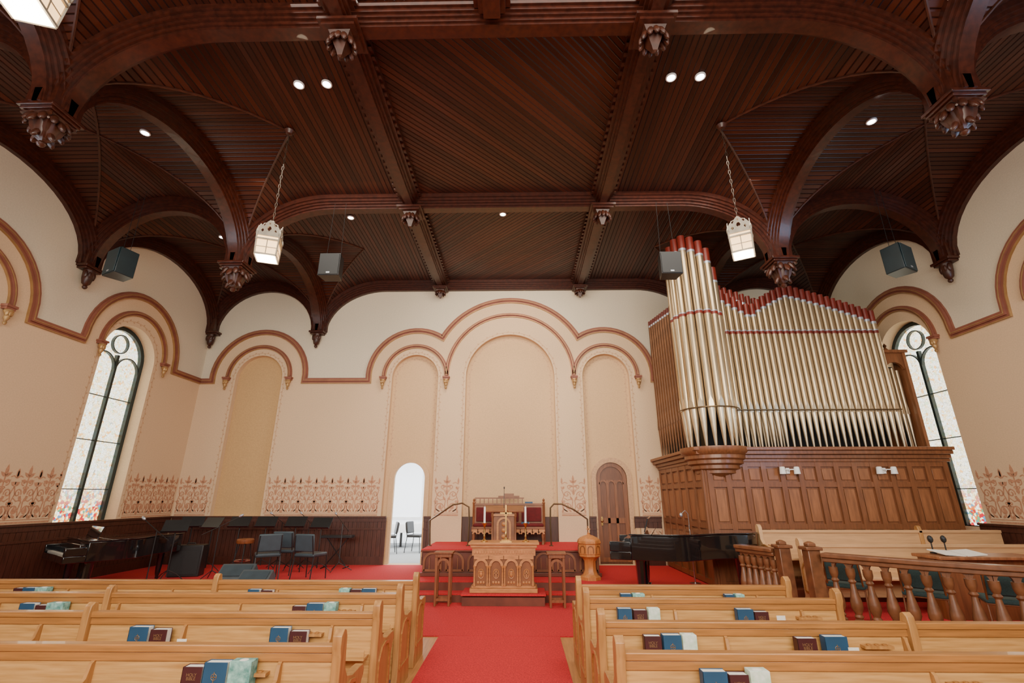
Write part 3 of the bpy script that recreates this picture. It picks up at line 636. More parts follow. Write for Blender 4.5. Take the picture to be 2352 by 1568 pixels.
# ------------------------------------------------------------ pews
def pew(x0, x1, Y, ends, label, cat='pew', face=1, z0=0., rack=True, zh=.87, mt='pew', divs=()):
    t = thing('church_pew' if rack else 'choir_bench', label, cat, ((x0+x1)/2, Y, z0), 'wooden pews')
    fy = lambda v: Y+face*v
    def bx(mb,xa,xb,ya,yb,za,zb): a,b = sorted((fy(ya),fy(yb))); return mb.box(xa,xb,a,b,z0+za,z0+zb)
    bk = bx(MB(),x0,x1,0,.03,.12,zh-.04).build('back',mt,t)
    b = MB(); bx(b,x0,x1,-.025,.05,zh-.045,zh); bx(b,x0,x1,-.012,.0,zh-.1,zh-.045); b.build('top_rail','pewcap' if rack else mt,t,bevel=.012)
    bx(MB(),x0,x1,.03,.46,.40,.44).build('seat',mt,t,bevel=.01)
    pf = [(-.05,0),(-.05,.1),(-.03,.14),(-.035,.8),(-.055,.86),(-.05,.93),(-.01,.965),(.035,.95),(.06,.91),(.065,.83),(.075,.72),(.13,.655),(.25,.625),(.4,.63),(.48,.625),(.51,.59),(.505,.55),(.47,.52),(.44,.46),(.43,.3),(.46,.14),(.48,.1),(.48,0)]
    pf = [(a,b*zh/.87) for a,b in pf]
    for x in ends:
        ep = MB().prism(pf, lambda u,z,d:(d,fy(u),z0+z), x-.03,x+.03).build('end_panel','pewend' if rack else mt,t,bevel=.008)
        for s_ in (-1,1):
            MB().band([(.03,.2),(.03,.5),(.1,.58),(.2,.6),(.3,.58),(.36,.5),(.36,.2),(.03,.2)],-.012,.012,lambda u,z,d:(x+s_*(.03+d),fy(u),z0+z),0,.012).build('end_moulding','pewcap',ep)
    for x in divs: MB().prism([(-.045,.5),(-.05,.86),(-.04,.92),(-.01,.945),(.03,.93),(.05,.86),(.05,.45)], lambda u,z,d:(d,fy(u),z0+z*zh/.87), x-.03,x+.03).build('divider','pewend',t,bevel=.008)
    if rack:
        b = MB(); bx(b,x0+.1,x1-.05,-.12,0,.55,.565); bx(b,x0+.1,x1-.05,-.13,-.12,.55,.62)
        b.build('book_rack',mt,t)
        n = int((x1-x0)/1.1)
        for i in range(n):
            x = x0+(i+.7)*(x1-x0)/n
            MB().prism([(0,.78),(-.03,.76),(-.05,.68),(-.11,.64),(-.12,.56),(0,.56)],lambda u,z,d:(d,fy(u),z0+z),x-.012,x+.012).build('bracket','pewend',t)
        x = x1-.55 if x1 < 0 else x0+2.1
        b = MB(); bx(b,x-.11,x+.11,-.06,0,.70,.72); cu = b.build('cup_shelf','pewend',t)
        for k in range(3): MB().lathe([(.018,.721),(.018,.728),(.012,.728),(.012,.721)],(x-.06+k*.06,fy(-.03),z0),10).build('cup_ring','pewcap',cu)
    return t
LY = [6.1,5.33,4.5,3.58]; RY = [5.85,5.14,4.24,3.46]
lx = [-.97,-.97,-.96,-.95]
dv = [P(500,1332,Y=LY[0]).x, P(255,1362,Y=LY[1]).x, P(208,1408,Y=LY[2]).x, -5.2]
for i in range(4):
    pew(-7.2,lx[i],LY[i],[lx[i]],'long honey oak pew in the left block, %s row from the camera' % ['fourth','third','second','nearest'][i],divs=(dv[i],))
rr = [(.90,3.2,(.90,3.2),()),(.89,3.3,(.89,3.3),()),(.89,5.0,(.89,),(P(2085,1430,Y=RY[2]).x,)),(.88,5.4,(.88,),())]
for i in range(4):
    a,b_,e,dd = rr[i]
    pew(a,b_,RY[i],e,'honey oak pew in the right block, %s row from the camera' % ['fourth','third','second','nearest'][i],divs=dd)
pew(4.25,8.2,8.55,(4.25,),'pale oak choir bench directly below the organ panelling','bench',face=-1,z0=.46,rack=False,mt='choir',zh=.82,divs=(P(2115,1220,Y=8.5).x,))
pew(4.45,8.2,7.75,(4.45,),'pale oak choir bench in front of the back choir bench','bench',face=-1,z0=CZ,rack=False,mt='choir',zh=.83)
trim(MB().box(4.2,8.3,8.05,9.05,CZ+.001,.46),'plat')
# ------------------------------------------------------------ books
def textmesh(body, size, loc, m, parent, o=None, name='title'):
    cu = bpy.data.curves.new('txt','FONT'); cu.body = body; cu.size = size; cu.align_x = 'CENTER'; cu.align_y = 'CENTER'; cu.extrude = .0005; cu.space_line = .8
    ob = bpy.data.objects.new('txt',cu); COL.objects.link(ob); dg = bpy.context.evaluated_depsgraph_get()
    me = bpy.data.meshes.new_from_object(ob.evaluated_get(dg)); bpy.data.objects.remove(ob)
    me.materials.append(M[m]); o = bpy.data.objects.new(name,me); COL.objects.link(o); o.parent = parent
    o.location = loc; o.rotation_euler = (pi/2,0,0); return o
def book(kind, a, b, top, Y0, where):
    pa = P(a+1,top,Y=Y0-.08); pb = P(b-1,top,Y=Y0-.08); w = pb.x-pa.x; zt = min(.80, pa.z); x = (pa.x+pb.x)/2; z0 = .567; h = zt-z0
    nm = {'b':'bible','h':'hymnal','t':'tissue_box','g':'tissue_box'}[kind]
    lab = {'b':'maroon bible','h':'blue hymnal','t':'teal tissue box','g':'pale green tissue box'}[kind]
    t = thing(nm, '%s in the rack of the %s' % (lab, where), 'book' if kind in 'bh' else 'tissue box', (x,Y0-.08,z0), 'books and boxes in the pew racks')
    yf, yb = Y0-.112, Y0-.045
    if kind in 'bh':
        m = 'bible' if kind == 'b' else 'hymn'
        c = MB().box(x-w/2,x+w/2,yf,yf+.005,z0,zt).box(x-w/2,x+w/2,yb-.005,yb,z0,zt).box(x-w/2,x-w/2+.006,yf,yb,z0,zt); cv = c.build('cover',m,t,bevel=.002)
        MB().box(x-w/2+.006,x+w/2-.004,yf+.005,yb-.005,z0+.003,zt-.004).build('pages','page',t)
        if kind == 'b': textmesh('HOLY\nBIBLE', w*.2, (x-t.location.x, yf-.001-t.location.y, zt-.055-z0), 'foil', cv)
        else:
            e = MB().tube([(x+.018*cos(q*pi/6),yf-.001,zt-.08+.018*sin(q*pi/6)) for q in range(12)],.0018,4,closed=True).box(x-.002,x+.002,yf-.002,yf,zt-.115,zt-.052).box(x-.016,x+.016,yf-.002,yf,zt-.082,zt-.078); e.build('emblem','foil',cv)
    else:
        ca = MB().box(x-w/2,x+w/2,yf,yb+.015,z0,zt).build('carton','tissue' if kind=='t' else 'tissueg',t,bevel=.002)
        MB().lathe([(.0,0),(.028,.0),(.02,.0035),(0,.004)],(x,(yf+yb+.015)/2,zt),12).build('opening','page',ca)
rn = ['fourth','third','second','nearest']
BK = [('L',0,[('b',37,60,1349),('h',58,88,1347),('t',88,116,1345),('h',572,600,1352),('b',602,630,1354),('t',780,806,1350),('b',806,832,1352),('h',832,865,1350)]),
 ('L',1,[('h',52,88,1384),('b',88,114,1388),('t',114,154,1383),('b',674,706,1390),('h',707,746,1384),('t',747,776,1382)]),
 ('L',2,[('h',304,350,1437),('b',352,392,1443),('h',625,668,1439),('b',669,710,1447)]),
 ('L',3,[('b',427,474,1527),('h',476,531,1517),('t',534,586,1513)]),
 ('R',0,[('h',1423,1450,1361),('t',1451,1480,1360),('h',1662,1685,1364),('t',1686,1708,1364)]),
 ('R',1,[('h',1416,1450,1393),('b',1452,1485,1399),('g',1486,1514,1392),('h',1688,1727,1397),('b',1728,1762,1403)]),
 ('R',2,[('b',1476,1517,1458),('h',1518,1562,1452),('g',1563,1597,1452),('b',1824,1870,1463),('h',1886,1940,1459)]),
 ('R',3,[('h',1608,1666,1538),('b',1668,1715,1545),('g',1716,1763,1536)])]
for s_,r,L in BK:
    cnt = {}
    for k in [q[0] for q in L]: cnt[k] = cnt.get(k,0)+1
    seen = {}
    for k,a,b_,top in L:
        seen[k] = seen.get(k,0)+1
        w = '%s %s pew' % (rn[r], 'left' if s_=='L' else 'right')
        if cnt[k] > 1: w += ', %s such from left' % ORD[seen[k]-1]
        book(k,a,b_,top,(LY if s_=='L' else RY)[r],w)
for px,py,Y,lab in ((420,1472,LY[2],'small white card in the rack of the second left pew'),(1958,1492,RY[2],'small white card beside the blue hymnal on the second right pew'),(1792,1418,RY[1],'tiny white card at the right of the third right pew')):
    p = P(px,py,Y=Y-.1); z = max(.6,p.z); tag(MB().box(p.x-.04,p.x+.04,Y-.117,Y-.115,.567,z+.02).build('paper_card','page'), lab, 'card')
# ------------------------------------------------------------ pulpit platform
t = thing('pulpit_platform','raised red carpeted platform with dark arched panel front behind altar','platform',(.05,11.1,CZ))
PX0,PX1,PF = -1.76,1.86,10.3
pb_ = MB().box(PX0+.04,PX1-.04,PF+.04,BY-.001,CZ+.001,.75).build('body','plat',t)
b = MB().box(PX0,PX1,PF-.03,BY-.001,.755,.785).box(PX0,PX1,PF,PF+.04,CZ+.001,CZ+.07); b.build('edge_moulding','plat',t,bevel=.008)
MB().box(PX0+.015,PX1-.015,PF-.015,BY-.001,.786,.8).build('carpet','red',t)
for i in range(8):
    x = PX0+.24+i*.448; mp = lambda u,z,d:(u,PF+.04-d,z)
    MB().band(archpoly(x,.17,.4,.56),-.022,.022,mp,0,.03).band([(x-.17,.41),(x+.17,.41)],-.02,.02,mp,0,.03).band([(x-.06,.42),(x-.06,.64)],-.01,.01,mp,0,.015).band([(x+.06,.42),(x+.06,.64)],-.01,.01,mp,0,.015).build('arched_panel','pulpitw',pb_)
# ------------------------------------------------------------ altar
t = thing('altar_plinth','low red carpeted plinth under the altar','plinth',(-.05,9.45,0))
MB().box(-.77,.67,9.12,9.419,.015,.15).box(-.77,.67,9.419,9.74,.151,.15+.02).build('base','plat',t)
MB().box(-.79,.69,9.1,9.745,.17,.2).build('carpet','red',t,bevel=.006)
AX,AF = -.05,9.2
t = thing('altar_table','carved honey oak communion table with arcaded front on the red plinth','altar',(AX,9.45,.2))
MB().box(AX-.6,AX+.6,AF,AF+.5,.201,.27).box(AX-.57,AX+.57,AF+.02,AF+.49,.27,.31).build('base','altar',t,bevel=.008)
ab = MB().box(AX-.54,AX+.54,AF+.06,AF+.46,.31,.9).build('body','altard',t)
MB().box(AX-.64,AX+.64,AF-.03,AF+.53,.98,1.02).box(AX-.6,AX+.6,AF,AF+.5,.93,.98).build('top','altar',t,bevel=.008)
b = MB().box(AX-.57,AX+.57,AF+.03,AF+.48,.8,.93)
for i in range(22): b.box(AX-.54+i*.05,AX-.51+i*.05,AF+.015,AF+.03,.835,.885)
b.build('frieze','altar',t)
mp = lambda u,z,d:(u,AF+.06-d,z)
for i in range(4):
    x = AX-.405+i*.27
    b = MB().band(arc(x,.63,.105,180,0,14),-.022,.022,mp,0,.045).prism([(x-.13,.74),(x-.13,.8),(x+.13,.8),(x+.13,.74)],mp,0,.04)
    for s_ in (-1,1): b.lathe([(.022,.31),(.022,.34),(.014,.36),(.014,.58),(.024,.62),(.024,.64)],(x+s_*.115,AF+.025,0),8)
    b.build('arch','altar',t)
    e = MB().tube([(x+.05*cos(q*pi/6),AF+.055,.5+.075*sin(q*pi/6)) for q in range(12)],.008,5,closed=True)
    if i % 2: e.box(x-.008,x+.008,AF+.04,AF+.06,.44,.56).box(x-.035,x+.035,AF+.04,AF+.06,.505,.52)
    else: e.ell((x,AF+.055,.5),(.03,.012,.05)).ell((x,AF+.05,.53),(.04,.012,.014))
    for q in range(3): e.ell((x-.05+q*.05,AF+.055,.36),(.02,.012,.025))
    e.build('carving','altar',ab)
def P2(px,Y,z): return P(px,1200,Y=Y).x
t = thing('brass_cross','tall brass altar cross on stepped base in the middle of the altar','cross',(P2(1162,9.35,0),9.35,1.021)); x = t.location.x; y = 9.35
MB().box(x-.11,x+.11,y-.07,y+.07,1.021,1.04).box(x-.08,x+.08,y-.05,y+.05,1.04,1.065).lathe([(.04,1.065),(.015,1.1),(.02,1.16),(.01,1.2)],(x,y,0),10).build('base','brass',t)
MB().box(x-.014,x+.014,y-.01,y+.01,1.18,1.66).box(x-.11,x+.11,y-.01,y+.01,1.5,1.53).tube([(x+.05*cos(q*pi/6),y,1.515+.05*sin(q*pi/6)) for q in range(12)],.006,5,closed=True).build('cross','brass',t)
cdl = thing('candlestick','','candlestick',world=False,group='brass candlesticks on the altar')
MB().lathe([(.065,0),(.065,.012),(.03,.03),(.014,.05),(.022,.1),(.012,.14),(.02,.2),(.012,.25),(.03,.29),(.045,.31),(.045,.32),(0,.32)],n=14).build('stick','brass',cdl)
MB().lathe([(.02,.321),(.02,.6),(.004,.605),(.002,.625)],n=10).build('candle','wax',cdl)
place(cdl, [((P2(1113,9.38,0),9.38,1.021),0,'brass candlestick with white candle left of the brass cross'),((P2(1207,9.38,0),9.38,1.021),0,'brass candlestick with white candle right of the brass cross')])
ps = thing('flower_stand','','stand',world=False,group='tall wooden stands beside the altar')
MB().box(-.17,.17,-.15,.15,.83,.86).box(-.145,.145,-.125,.125,.77,.83).build('top','stand',ps,bevel=.006)
for sx in (-1,1):
    for sy in (-1,1): MB().box(sx*.12-.02,sx*.12+.02,sy*.1-.02,sy*.1+.02,0,.77).build('leg','stand',ps,bevel=.004)
for s_ in (-1,1):
    MB().box(-.11,.11,s_*.1-.012,s_*.1+.012,.08,.12).build('stretcher','stand',ps); MB().box(s_*.12-.012,s_*.12+.012,-.09,.09,.08,.12).build('stretcher','stand',ps)
    MB().band(arc(0,.64,.1,180,0,10),-.02,.02,lambda u,z,d:(u,s_*.1-.01+d,z),0,.02).build('arch_bracket','stand',ps)
place(ps, [((P(1020,1300,Y=9.2).x,9.2,.014),0,'tall brown wooden stand left of the altar'),((P(1278,1300,Y=9.1).x,9.1,.014),0,'tall brown wooden stand right of the altar')])
# font
x,y = P(1355,1290,Y=10.0).x,10.02
t = thing('baptismal_font','octagonal honey oak baptismal font with domed lid and cross','font',(x,y,CZ))
MB().lathe([(.23,.301),(.23,.36),(.17,.4),(.15,.44),(.13,.48),(.13,.66),(.17,.72),(.24,.76),(.24,.8)],(x,y,0),8,pi/8).build('pedestal','font',t)
bw = MB().lathe([(.24,.8),(.25,.81),(.25,1.0),(.27,1.02),(.27,1.06),(0,1.06)],(x,y,0),8,pi/8).build('bowl','font',t)
b = MB()
for q in range(8):
    b.at((x,y,0),rz=q*pi/4); b.band(archpoly(0,.06,.83,.91,8),-.01,.01,lambda u,z,d:(u,-.232-d,z),0,.012)
b.build('carving','altard',bw)
ld = MB().lathe([(.26,1.061),(.25,1.09),(.2,1.13),(.1,1.17),(.05,1.18),(.03,1.2),(.035,1.22),(0,1.23)],(x,y,0),8,pi/8).build('lid','font',t)
MB().box(x-.01,x+.01,y-.01,y+.01,1.22,1.36).box(x-.045,x+.045,y-.01,y+.01,1.29,1.31).build('cross','font',ld)
t.scale = (.88,.88,.9)
# pulpit
x,y = P(1158,1200,Y=10.75).x,10.75
t = thing('pulpit','carved oak pulpit with wide slanted desk standing behind the altar','pulpit',(x,y,.8))
MB().box(x-.3,x+.3,y-.2,y+.2,.801,.86).build('base','pulpitw',t,bevel=.008)
b = MB().box(x-.25,x+.25,y-.16,y+.17,.86,1.5)
for s_ in (-1,1): b.lathe([(.035,.86),(.035,.92),(.022,.95),(.022,1.38),(.035,1.42),(.035,1.5)],(x+s_*.24,y-.17,0),10)
bd_ = b.build('body','pulpitw',t)
b = MB().band(archpoly(x,.13,.95,1.25),-.02,.02,lambda u,z,d:(u,y-.16-d,z),0,.03)
for q in range(3): b.ell((x,y-.17,1.02+q*.12),(.05,.02,.045))
b.band([(x-.22,1.44),(x+.22,1.44)],-.02,.02,lambda u,z,d:(u,y-.16-d,z),0,.04); b.build('carving','altar',bd_)
MB().at((x,y,1.56),rx=radians(12)).box(-.42,.42,-.25,.24,-.015,.015).build('desk_top','pulpitw',t,bevel=.006)
MB().box(x-.36,x+.36,y-.2,y+.2,1.5,1.54).build('desk_moulding','pulpitw',t,bevel=.01)
MB().tube([(x,y-.1,1.58),(x,y-.12,1.85),(x,y-.08,1.98)],.006,6).ell((x,y-.08,1.99),(.013,.013,.03)).build('microphone','black',t)
# clergy bench
x,y = P(1168,1200,Y=11.5).x,11.5
t = thing('clergy_bench','wide carved oak clergy bench with red velvet back behind the pulpit','bench',(x,y,.8))
bf = MB().box(x-.8,x+.8,y+.2,y+.27,1.1,1.62).build('back_frame','pulpitw',t,bevel=.008)
for i in range(3): MB().box(x-.76+i*.53,x-.3+i*.53,y+.17,y+.2,1.26,1.57).build('back_cushion','velvet',bf,bevel=.02)
st_ = MB().box(x-.82,x+.82,y-.25,y+.2,1.12,1.17).build('seat','pulpitw',t,bevel=.008)
MB().box(x-.79,x+.79,y-.24,y+.18,1.17,1.23).build('seat_cushion','velvet',st_,bevel=.02)
b = MB()
for i in range(12): b.band(arc(x-.74+i*.135,1.02,.05,180,0,8),-.015,.015,lambda u,z,d:(u,y-.24-d,z),0,.02).box(x-.76+i*.135-.06,x-.74+i*.135+.07,y-.24,y-.22,1.07,1.12)
b.build('skirt','altar',t)
for s_ in (-1,0,1): MB().lathe([(.035,.801),(.03,.85),(.02,.9),(.035,.98),(.025,1.05),(.035,1.12)],(x+s_*.77,y-.2,0),10).build('leg','pulpitw',t)
for s_ in (-1,1): MB().lathe([(.03,.801),(.03,1.65),(.04,1.67),(.02,1.7),(.03,1.74),(0,1.78)],(x+s_*.82,y+.23,0),8).build('post','pulpitw',t)
b = MB().box(x-.8,x+.8,y+.19,y+.28,1.62,1.66).box(x-.8,x+.36,y+.21,y+.25,1.76,1.79)
for i in range(12): b.box(x-.79+i*.1,x-.77+i*.1,y+.22,y+.24,1.66,1.76)
b.box(x-.25,x+.25,y+.2,y+.26,1.79,1.83).box(x-.12,x+.12,y+.2,y+.26,1.83,1.88)
b.build('crest','pulpitw',t)
for px,py,Y,lab in ((1203,1146,11.45,'small blue book on the crest of the clergy bench'),(1206,1184,11.4,'small blue book lying on the red clergy bench seat')):
    pp = P(px,py,Y=Y); z = 1.661 if py < 1160 else 1.231; yy = 11.73 if py < 1160 else 11.35; pp.x += .12 if py < 1160 else 0
    tt = thing('blue_book', lab, 'book', (pp.x,yy,z)); MB().box(pp.x-.09,pp.x+.09,yy-.04,yy+.04,z,z+.035).build('cover','hymn',tt); MB().box(pp.x-.085,pp.x+.092,yy-.038,yy+.035,z+.005,z+.03).build('pages','page',tt)
# handrails
for nm, pts in (('left',[(988,1236),(987,1195),(1005,1183),(1040,1159),(1062,1155),(1077,1164),(1078,1200),(1075,1236)]),('right',[(1266,1236),(1264,1200),(1264,1166),(1272,1157),(1290,1157),(1318,1170),(1349,1192),(1352,1236)])):
    q = [P(a,b,Y=11.0) for a,b in pts]
    for v in q:
        if v.z < 1.0: v.z = .802
    t = thing('handrail','curved brass handrail at the %s side of the pulpit platform' % nm,'handrail',(q[0].x,11.0,.8),'brass handrails')
    MB().tube(q,.018,8).build('tube','bronze',t)
    for v in (q[0],q[-1]): MB().lathe([(.045,.801),(.045,.812),(.02,.82)],(v.x,v.y,0),12).build('foot_plate','bronze',t)
# ------------------------------------------------------------ chairs / stands / gear
def make_chair(name, label, m, fm='black', group=None):
    t = thing(name,label,'chair',world=False,group=group)
    MB().box(-.22,.22,-.21,.21,.42,.48).build('seat',m,t,bevel=.02)
    MB().at((0,.22,.66),rx=radians(-8)).box(-.21,.21,-.02,.025,-.15,.17).build('backrest',m,t,bevel=.025)
    for s_ in (-1,1):
        MB().tube([(s_*.21,-.2,.43),(s_*.22,-.23,0)],.011,6).build('leg',fm,t)
        MB().tube([(s_*.21,.19,.43),(s_*.22,.25,0)],.011,6).build('leg',fm,t)
        MB().tube([(s_*.2,.19,.43),(s_*.2,.24,.6),(s_*.19,.27,.8)],.011,6).build('back_post',fm,t)
    MB().tube([(-.21,-.2,.42),(.21,-.2,.42),(.21,.2,.42),(-.21,.2,.42)],.01,6,closed=True).build('frame',fm,t)
    return t
def onf(px,Y): return (P(px,1290,Y=Y).x, Y, CZ)
c = make_chair('padded_chair','','bluegrey',group='padded stacking chairs by the music stands')
place(c, [(onf(612,9.9),-2.6,'grey padded chair behind the floor monitors, left one in front'),(onf(655,10.6),pi,'grey padded chair half hidden behind the two front chairs'),(onf(712,9.9),2.9,'grey padded chair right of the other two grey chairs')])
c = make_chair('choir_chair','','teal','stand',group='teal upholstered chairs behind the balustrade')
place(c, [((4.5,6.85,CZ),2.4,'teal choir chair behind the balustrade, leftmost',.95),((5.05,6.3,CZ),2.4,'teal choir chair behind the balustrade, second from left',.95),((5.6,5.9,CZ),2.6,'teal choir chair behind the balustrade, third from left',.95),((6.2,5.65,CZ),2.8,'teal choir chair behind the balustrade, at the right picture edge',.95)])
c = make_chair('dining_chair','','black',group='black chairs in the room beyond the doorway')
place(c, [((-3.5,14.3,CZ),-1.2,'black chair left of the white table beyond the open doorway'),((-2.75,14.6,CZ),1.3,'black chair right of the white table beyond the open doorway')])
t = thing('round_table','round white clothed table in the bright room beyond the doorway','table',(-3.6,16.3,CZ))
MB().lathe([(0,1.0),(.65,1.0),(.66,.98),(.67,.75),(.64,.75)],(-3.6,16.3,0),24).build('tablecloth','white',t)
MB().lathe([(.3,.301),(.04,.34),(.04,.99)],(-3.6,16.3,0),14).build('pedestal','black',t)
ms = thing('music_stand','','music stand',world=False,group='black music stands')
dk = MB().at((0,0,.97),rx=radians(-35)).box(-.22,.22,-.004,.004,-.13,.13).build('desk','black',ms)
MB().at((0,0,.97),rx=radians(-35)).box(-.22,.22,-.05,.0,-.135,-.125).build('lip','black',dk)
MB().tube([(0,.02,.95),(0,.02,.08)],.012,8).build('pole','black',ms)
for q in range(3):
    a = q*2*pi/3+.4; MB().tube([(0,.02,.2),(.15*cos(a),.02+.15*sin(a),.12),(.27*cos(a),.02+.27*sin(a),.01)],.008,6).build('leg','black',ms)
place(ms, [(onf(388,9.6),.3,'black music stand nearest the left piano'),(onf(425,11.2),.5,'black music stand second from the left piano, at the back'),(onf(472,10.8),-.2,'black music stand third from the left piano'),(onf(536,11.2),.1,'black music stand left of the wooden stool'),
  (onf(598,11.2),.1,'black music stand right of the wooden stool'),(onf(668,11.2),0,'black music stand behind the grey chairs'),(onf(728,10.8),-.1,'rightmost black music stand')])
mc = thing('microphone_stand','','microphone stand',world=False,group='boom microphone stands')
MB().tube([(0,0,.15),(0,0,.95)],.009,6).build('pole','black',mc)
bo = MB().tube([(-.3,0,.8),(.0,0,.95),(.32,0,1.12)],.007,6).build('boom','black',mc)
MB().ell((.36,0,1.15),(.05,.025,.025),ry=-.5).build('microphone','silver',bo)
for q in range(3):
    a = q*2*pi/3; MB().tube([(0,0,.17),(.28*cos(a),.28*sin(a),.01)],.008,6).build('leg','black',mc)
place(mc, [(onf(490,9.8),.2,'microphone stand with silver microphone beside the black amplifier'),(onf(636,11.4),pi-.3,'microphone stand behind the grey chairs'),(onf(700,11.5),2.6,'microphone stand at the dark wainscot between music stands'),(onf(778,11.0),2.4,'rightmost microphone stand by the dark wainscot'),(onf(345,8.6),2.9,'microphone stand reaching towards the left piano')])
am = thing('amplifier','black upright amplifier cabinet with grille by the music stands','amplifier',world=False)
MB().box(-.28,.28,-.15,.15,0,.58).build('body','black',am,bevel=.015); MB().box(-.24,.24,-.162,-.151,.05,.48).build('grille','bgrille',am); MB().tube([(-.08,0,.58),(-.07,0,.61),(.07,0,.61),(.08,0,.58)],.012,6).build('handle','black',am)
am.location = onf(432,10.3); am.rotation_euler = (0,0,.25)
wd = thing('floor_monitor','','floor monitor',world=False,group='wedge floor monitors')
wb = MB().prism([(-.18,0),(.2,0),(.2,.2),(.08,.32),(-.18,.1)],lambda u,z,d:(d,u,z),-.3,.3).build('body','greybox',wd,bevel=.012)
MB().at((0,.2,.15)).box(-.24,.24,.001,.012,-.1,.05).build('handle_plate','black',wb)
MB().at((0,-.05,.21),rx=radians(40)).box(-.26,.26,-.12,.12,.008,.016).build('grille','bluegrey',wb)
place(wd, [(onf(548,9.5),.1,'grey wedge floor monitor left of the chairs'),(onf(592,9.0),0,'grey wedge floor monitor just behind the front left pew, right one',.9),(onf(368,8.1),0,'grey wedge floor monitor just behind the front left pew, left one',.6)])
kb_ = thing('keyboard_stand','black folding keyboard stand at the right end of the band area','stand',world=False)
MB().box(-.35,.35,-.12,.12,.62,.68).build('top','black',kb_,bevel=.008)
for s_ in (-1,1): MB().tube([(s_*.25,0,.62),(-s_*.25,0,.02)],.012,6).build('cross_leg','black',kb_); MB().tube([(s_*.25,-.18,.012),(s_*.25,.18,.012)],.012,6).build('foot','black',kb_)
kb_.location = onf(770,11.5)
st = thing('wooden_stool','round wooden stool between the music stands','stool',onf(556,10.6),world=True); x,y,_ = onf(556,10.6)
MB().lathe([(0,.88),(.16,.88),(.17,.9),(.17,.95),(.15,.97),(0,.97)],(x,y,0),16).build('seat','stand',st)
for q in range(4):
    a = q*pi/2+.5; MB().tube([(x+.1*cos(a),y+.1*sin(a),.88),(x+.2*cos(a),y+.2*sin(a),.305)],.012,6).build('leg','black',st)
MB().tube([(x+.16*cos(a*pi/6),y+.16*sin(a*pi/6),.55) for a in range(12)],.009,5,closed=True).build('foot_ring','chrome',st)
# grand pianos (keyboard at -x)
def piano():
    t = thing('grand_piano','','piano',world=False)
    ol = [(0,-.7),(.5,-.7),(.75,-.62),(.95,-.42),(1.15,-.2),(1.4,-.06),(1.62,.03),(1.75,.2),(1.77,.4),(1.68,.6),(1.5,.7),(0,.7)]
    MB().prism(ol,mZ,.52,.84).build('case','piano',t,bevel=.01)
    MB().prism([(.3 if a<.01 else a*1.015,b*1.02) for a,b in ol],mZ,.845,.865).build('lid','piano',t,bevel=.006)
    MB().prism([(-.02,-.71),(.295,-.71),(.295,.71),(-.02,.71)],mZ,.845,.865).build('lid_front','piano',t,bevel=.006)
    kb = MB().box(-.3,0,-.7,.7,.52,.63).box(-.3,0,-.7,-.62,.63,.76).box(-.3,0,.62,.7,.63,.76).build('keybed','piano',t,bevel=.01)
    MB().box(-.26,-.1,-.61,.61,.631,.655).build('white_keys','ivory',kb)
    b = MB()
    for i in range(36):
        if i % 7 not in (2,6): b.box(-.2,-.1,-.6+i*.0337+.02,-.6+i*.0337+.036,.655,.668)
    b.build('black_keys','piano',kb)
    MB().box(-.1,.0,-.61,.61,.631,.8).build('fallboard','piano',t,bevel=.01)
    MB().at((.18,0,.87),ry=radians(18)).box(-.008,.008,-.36,.36,0,.2).build('music_desk','piano',t)
    for x,y in ((.1,-.58),(.1,.58),(1.5,.42)):
        MB().lathe([(.03,0),(.03,.05),(.045,.1),(.055,.2),(.065,.48),(.08,.52)],(x,y,0),8).build('leg','piano',t)
    ly = MB().box(.12,.16,-.1,-.07,.12,.52).box(.12,.16,.07,.1,.12,.52).box(.08,.2,-.13,.13,.06,.13).build('pedal_lyre','piano',t)
    for k in (-1,0,1): MB().box(-.02,.08,k*.07-.012,k*.07+.012,.07,.085).build('pedal','brass',ly)
    return t
g = piano(); g['group'] = 'black grand pianos'
place(g, [((2.2,8.72,CZ),-.3,'black grand piano on the right, between brown door and choir railing',1.1),((-7.33,8.6,CZ),.95,'black grand piano on the left under the stained glass window',.95)])
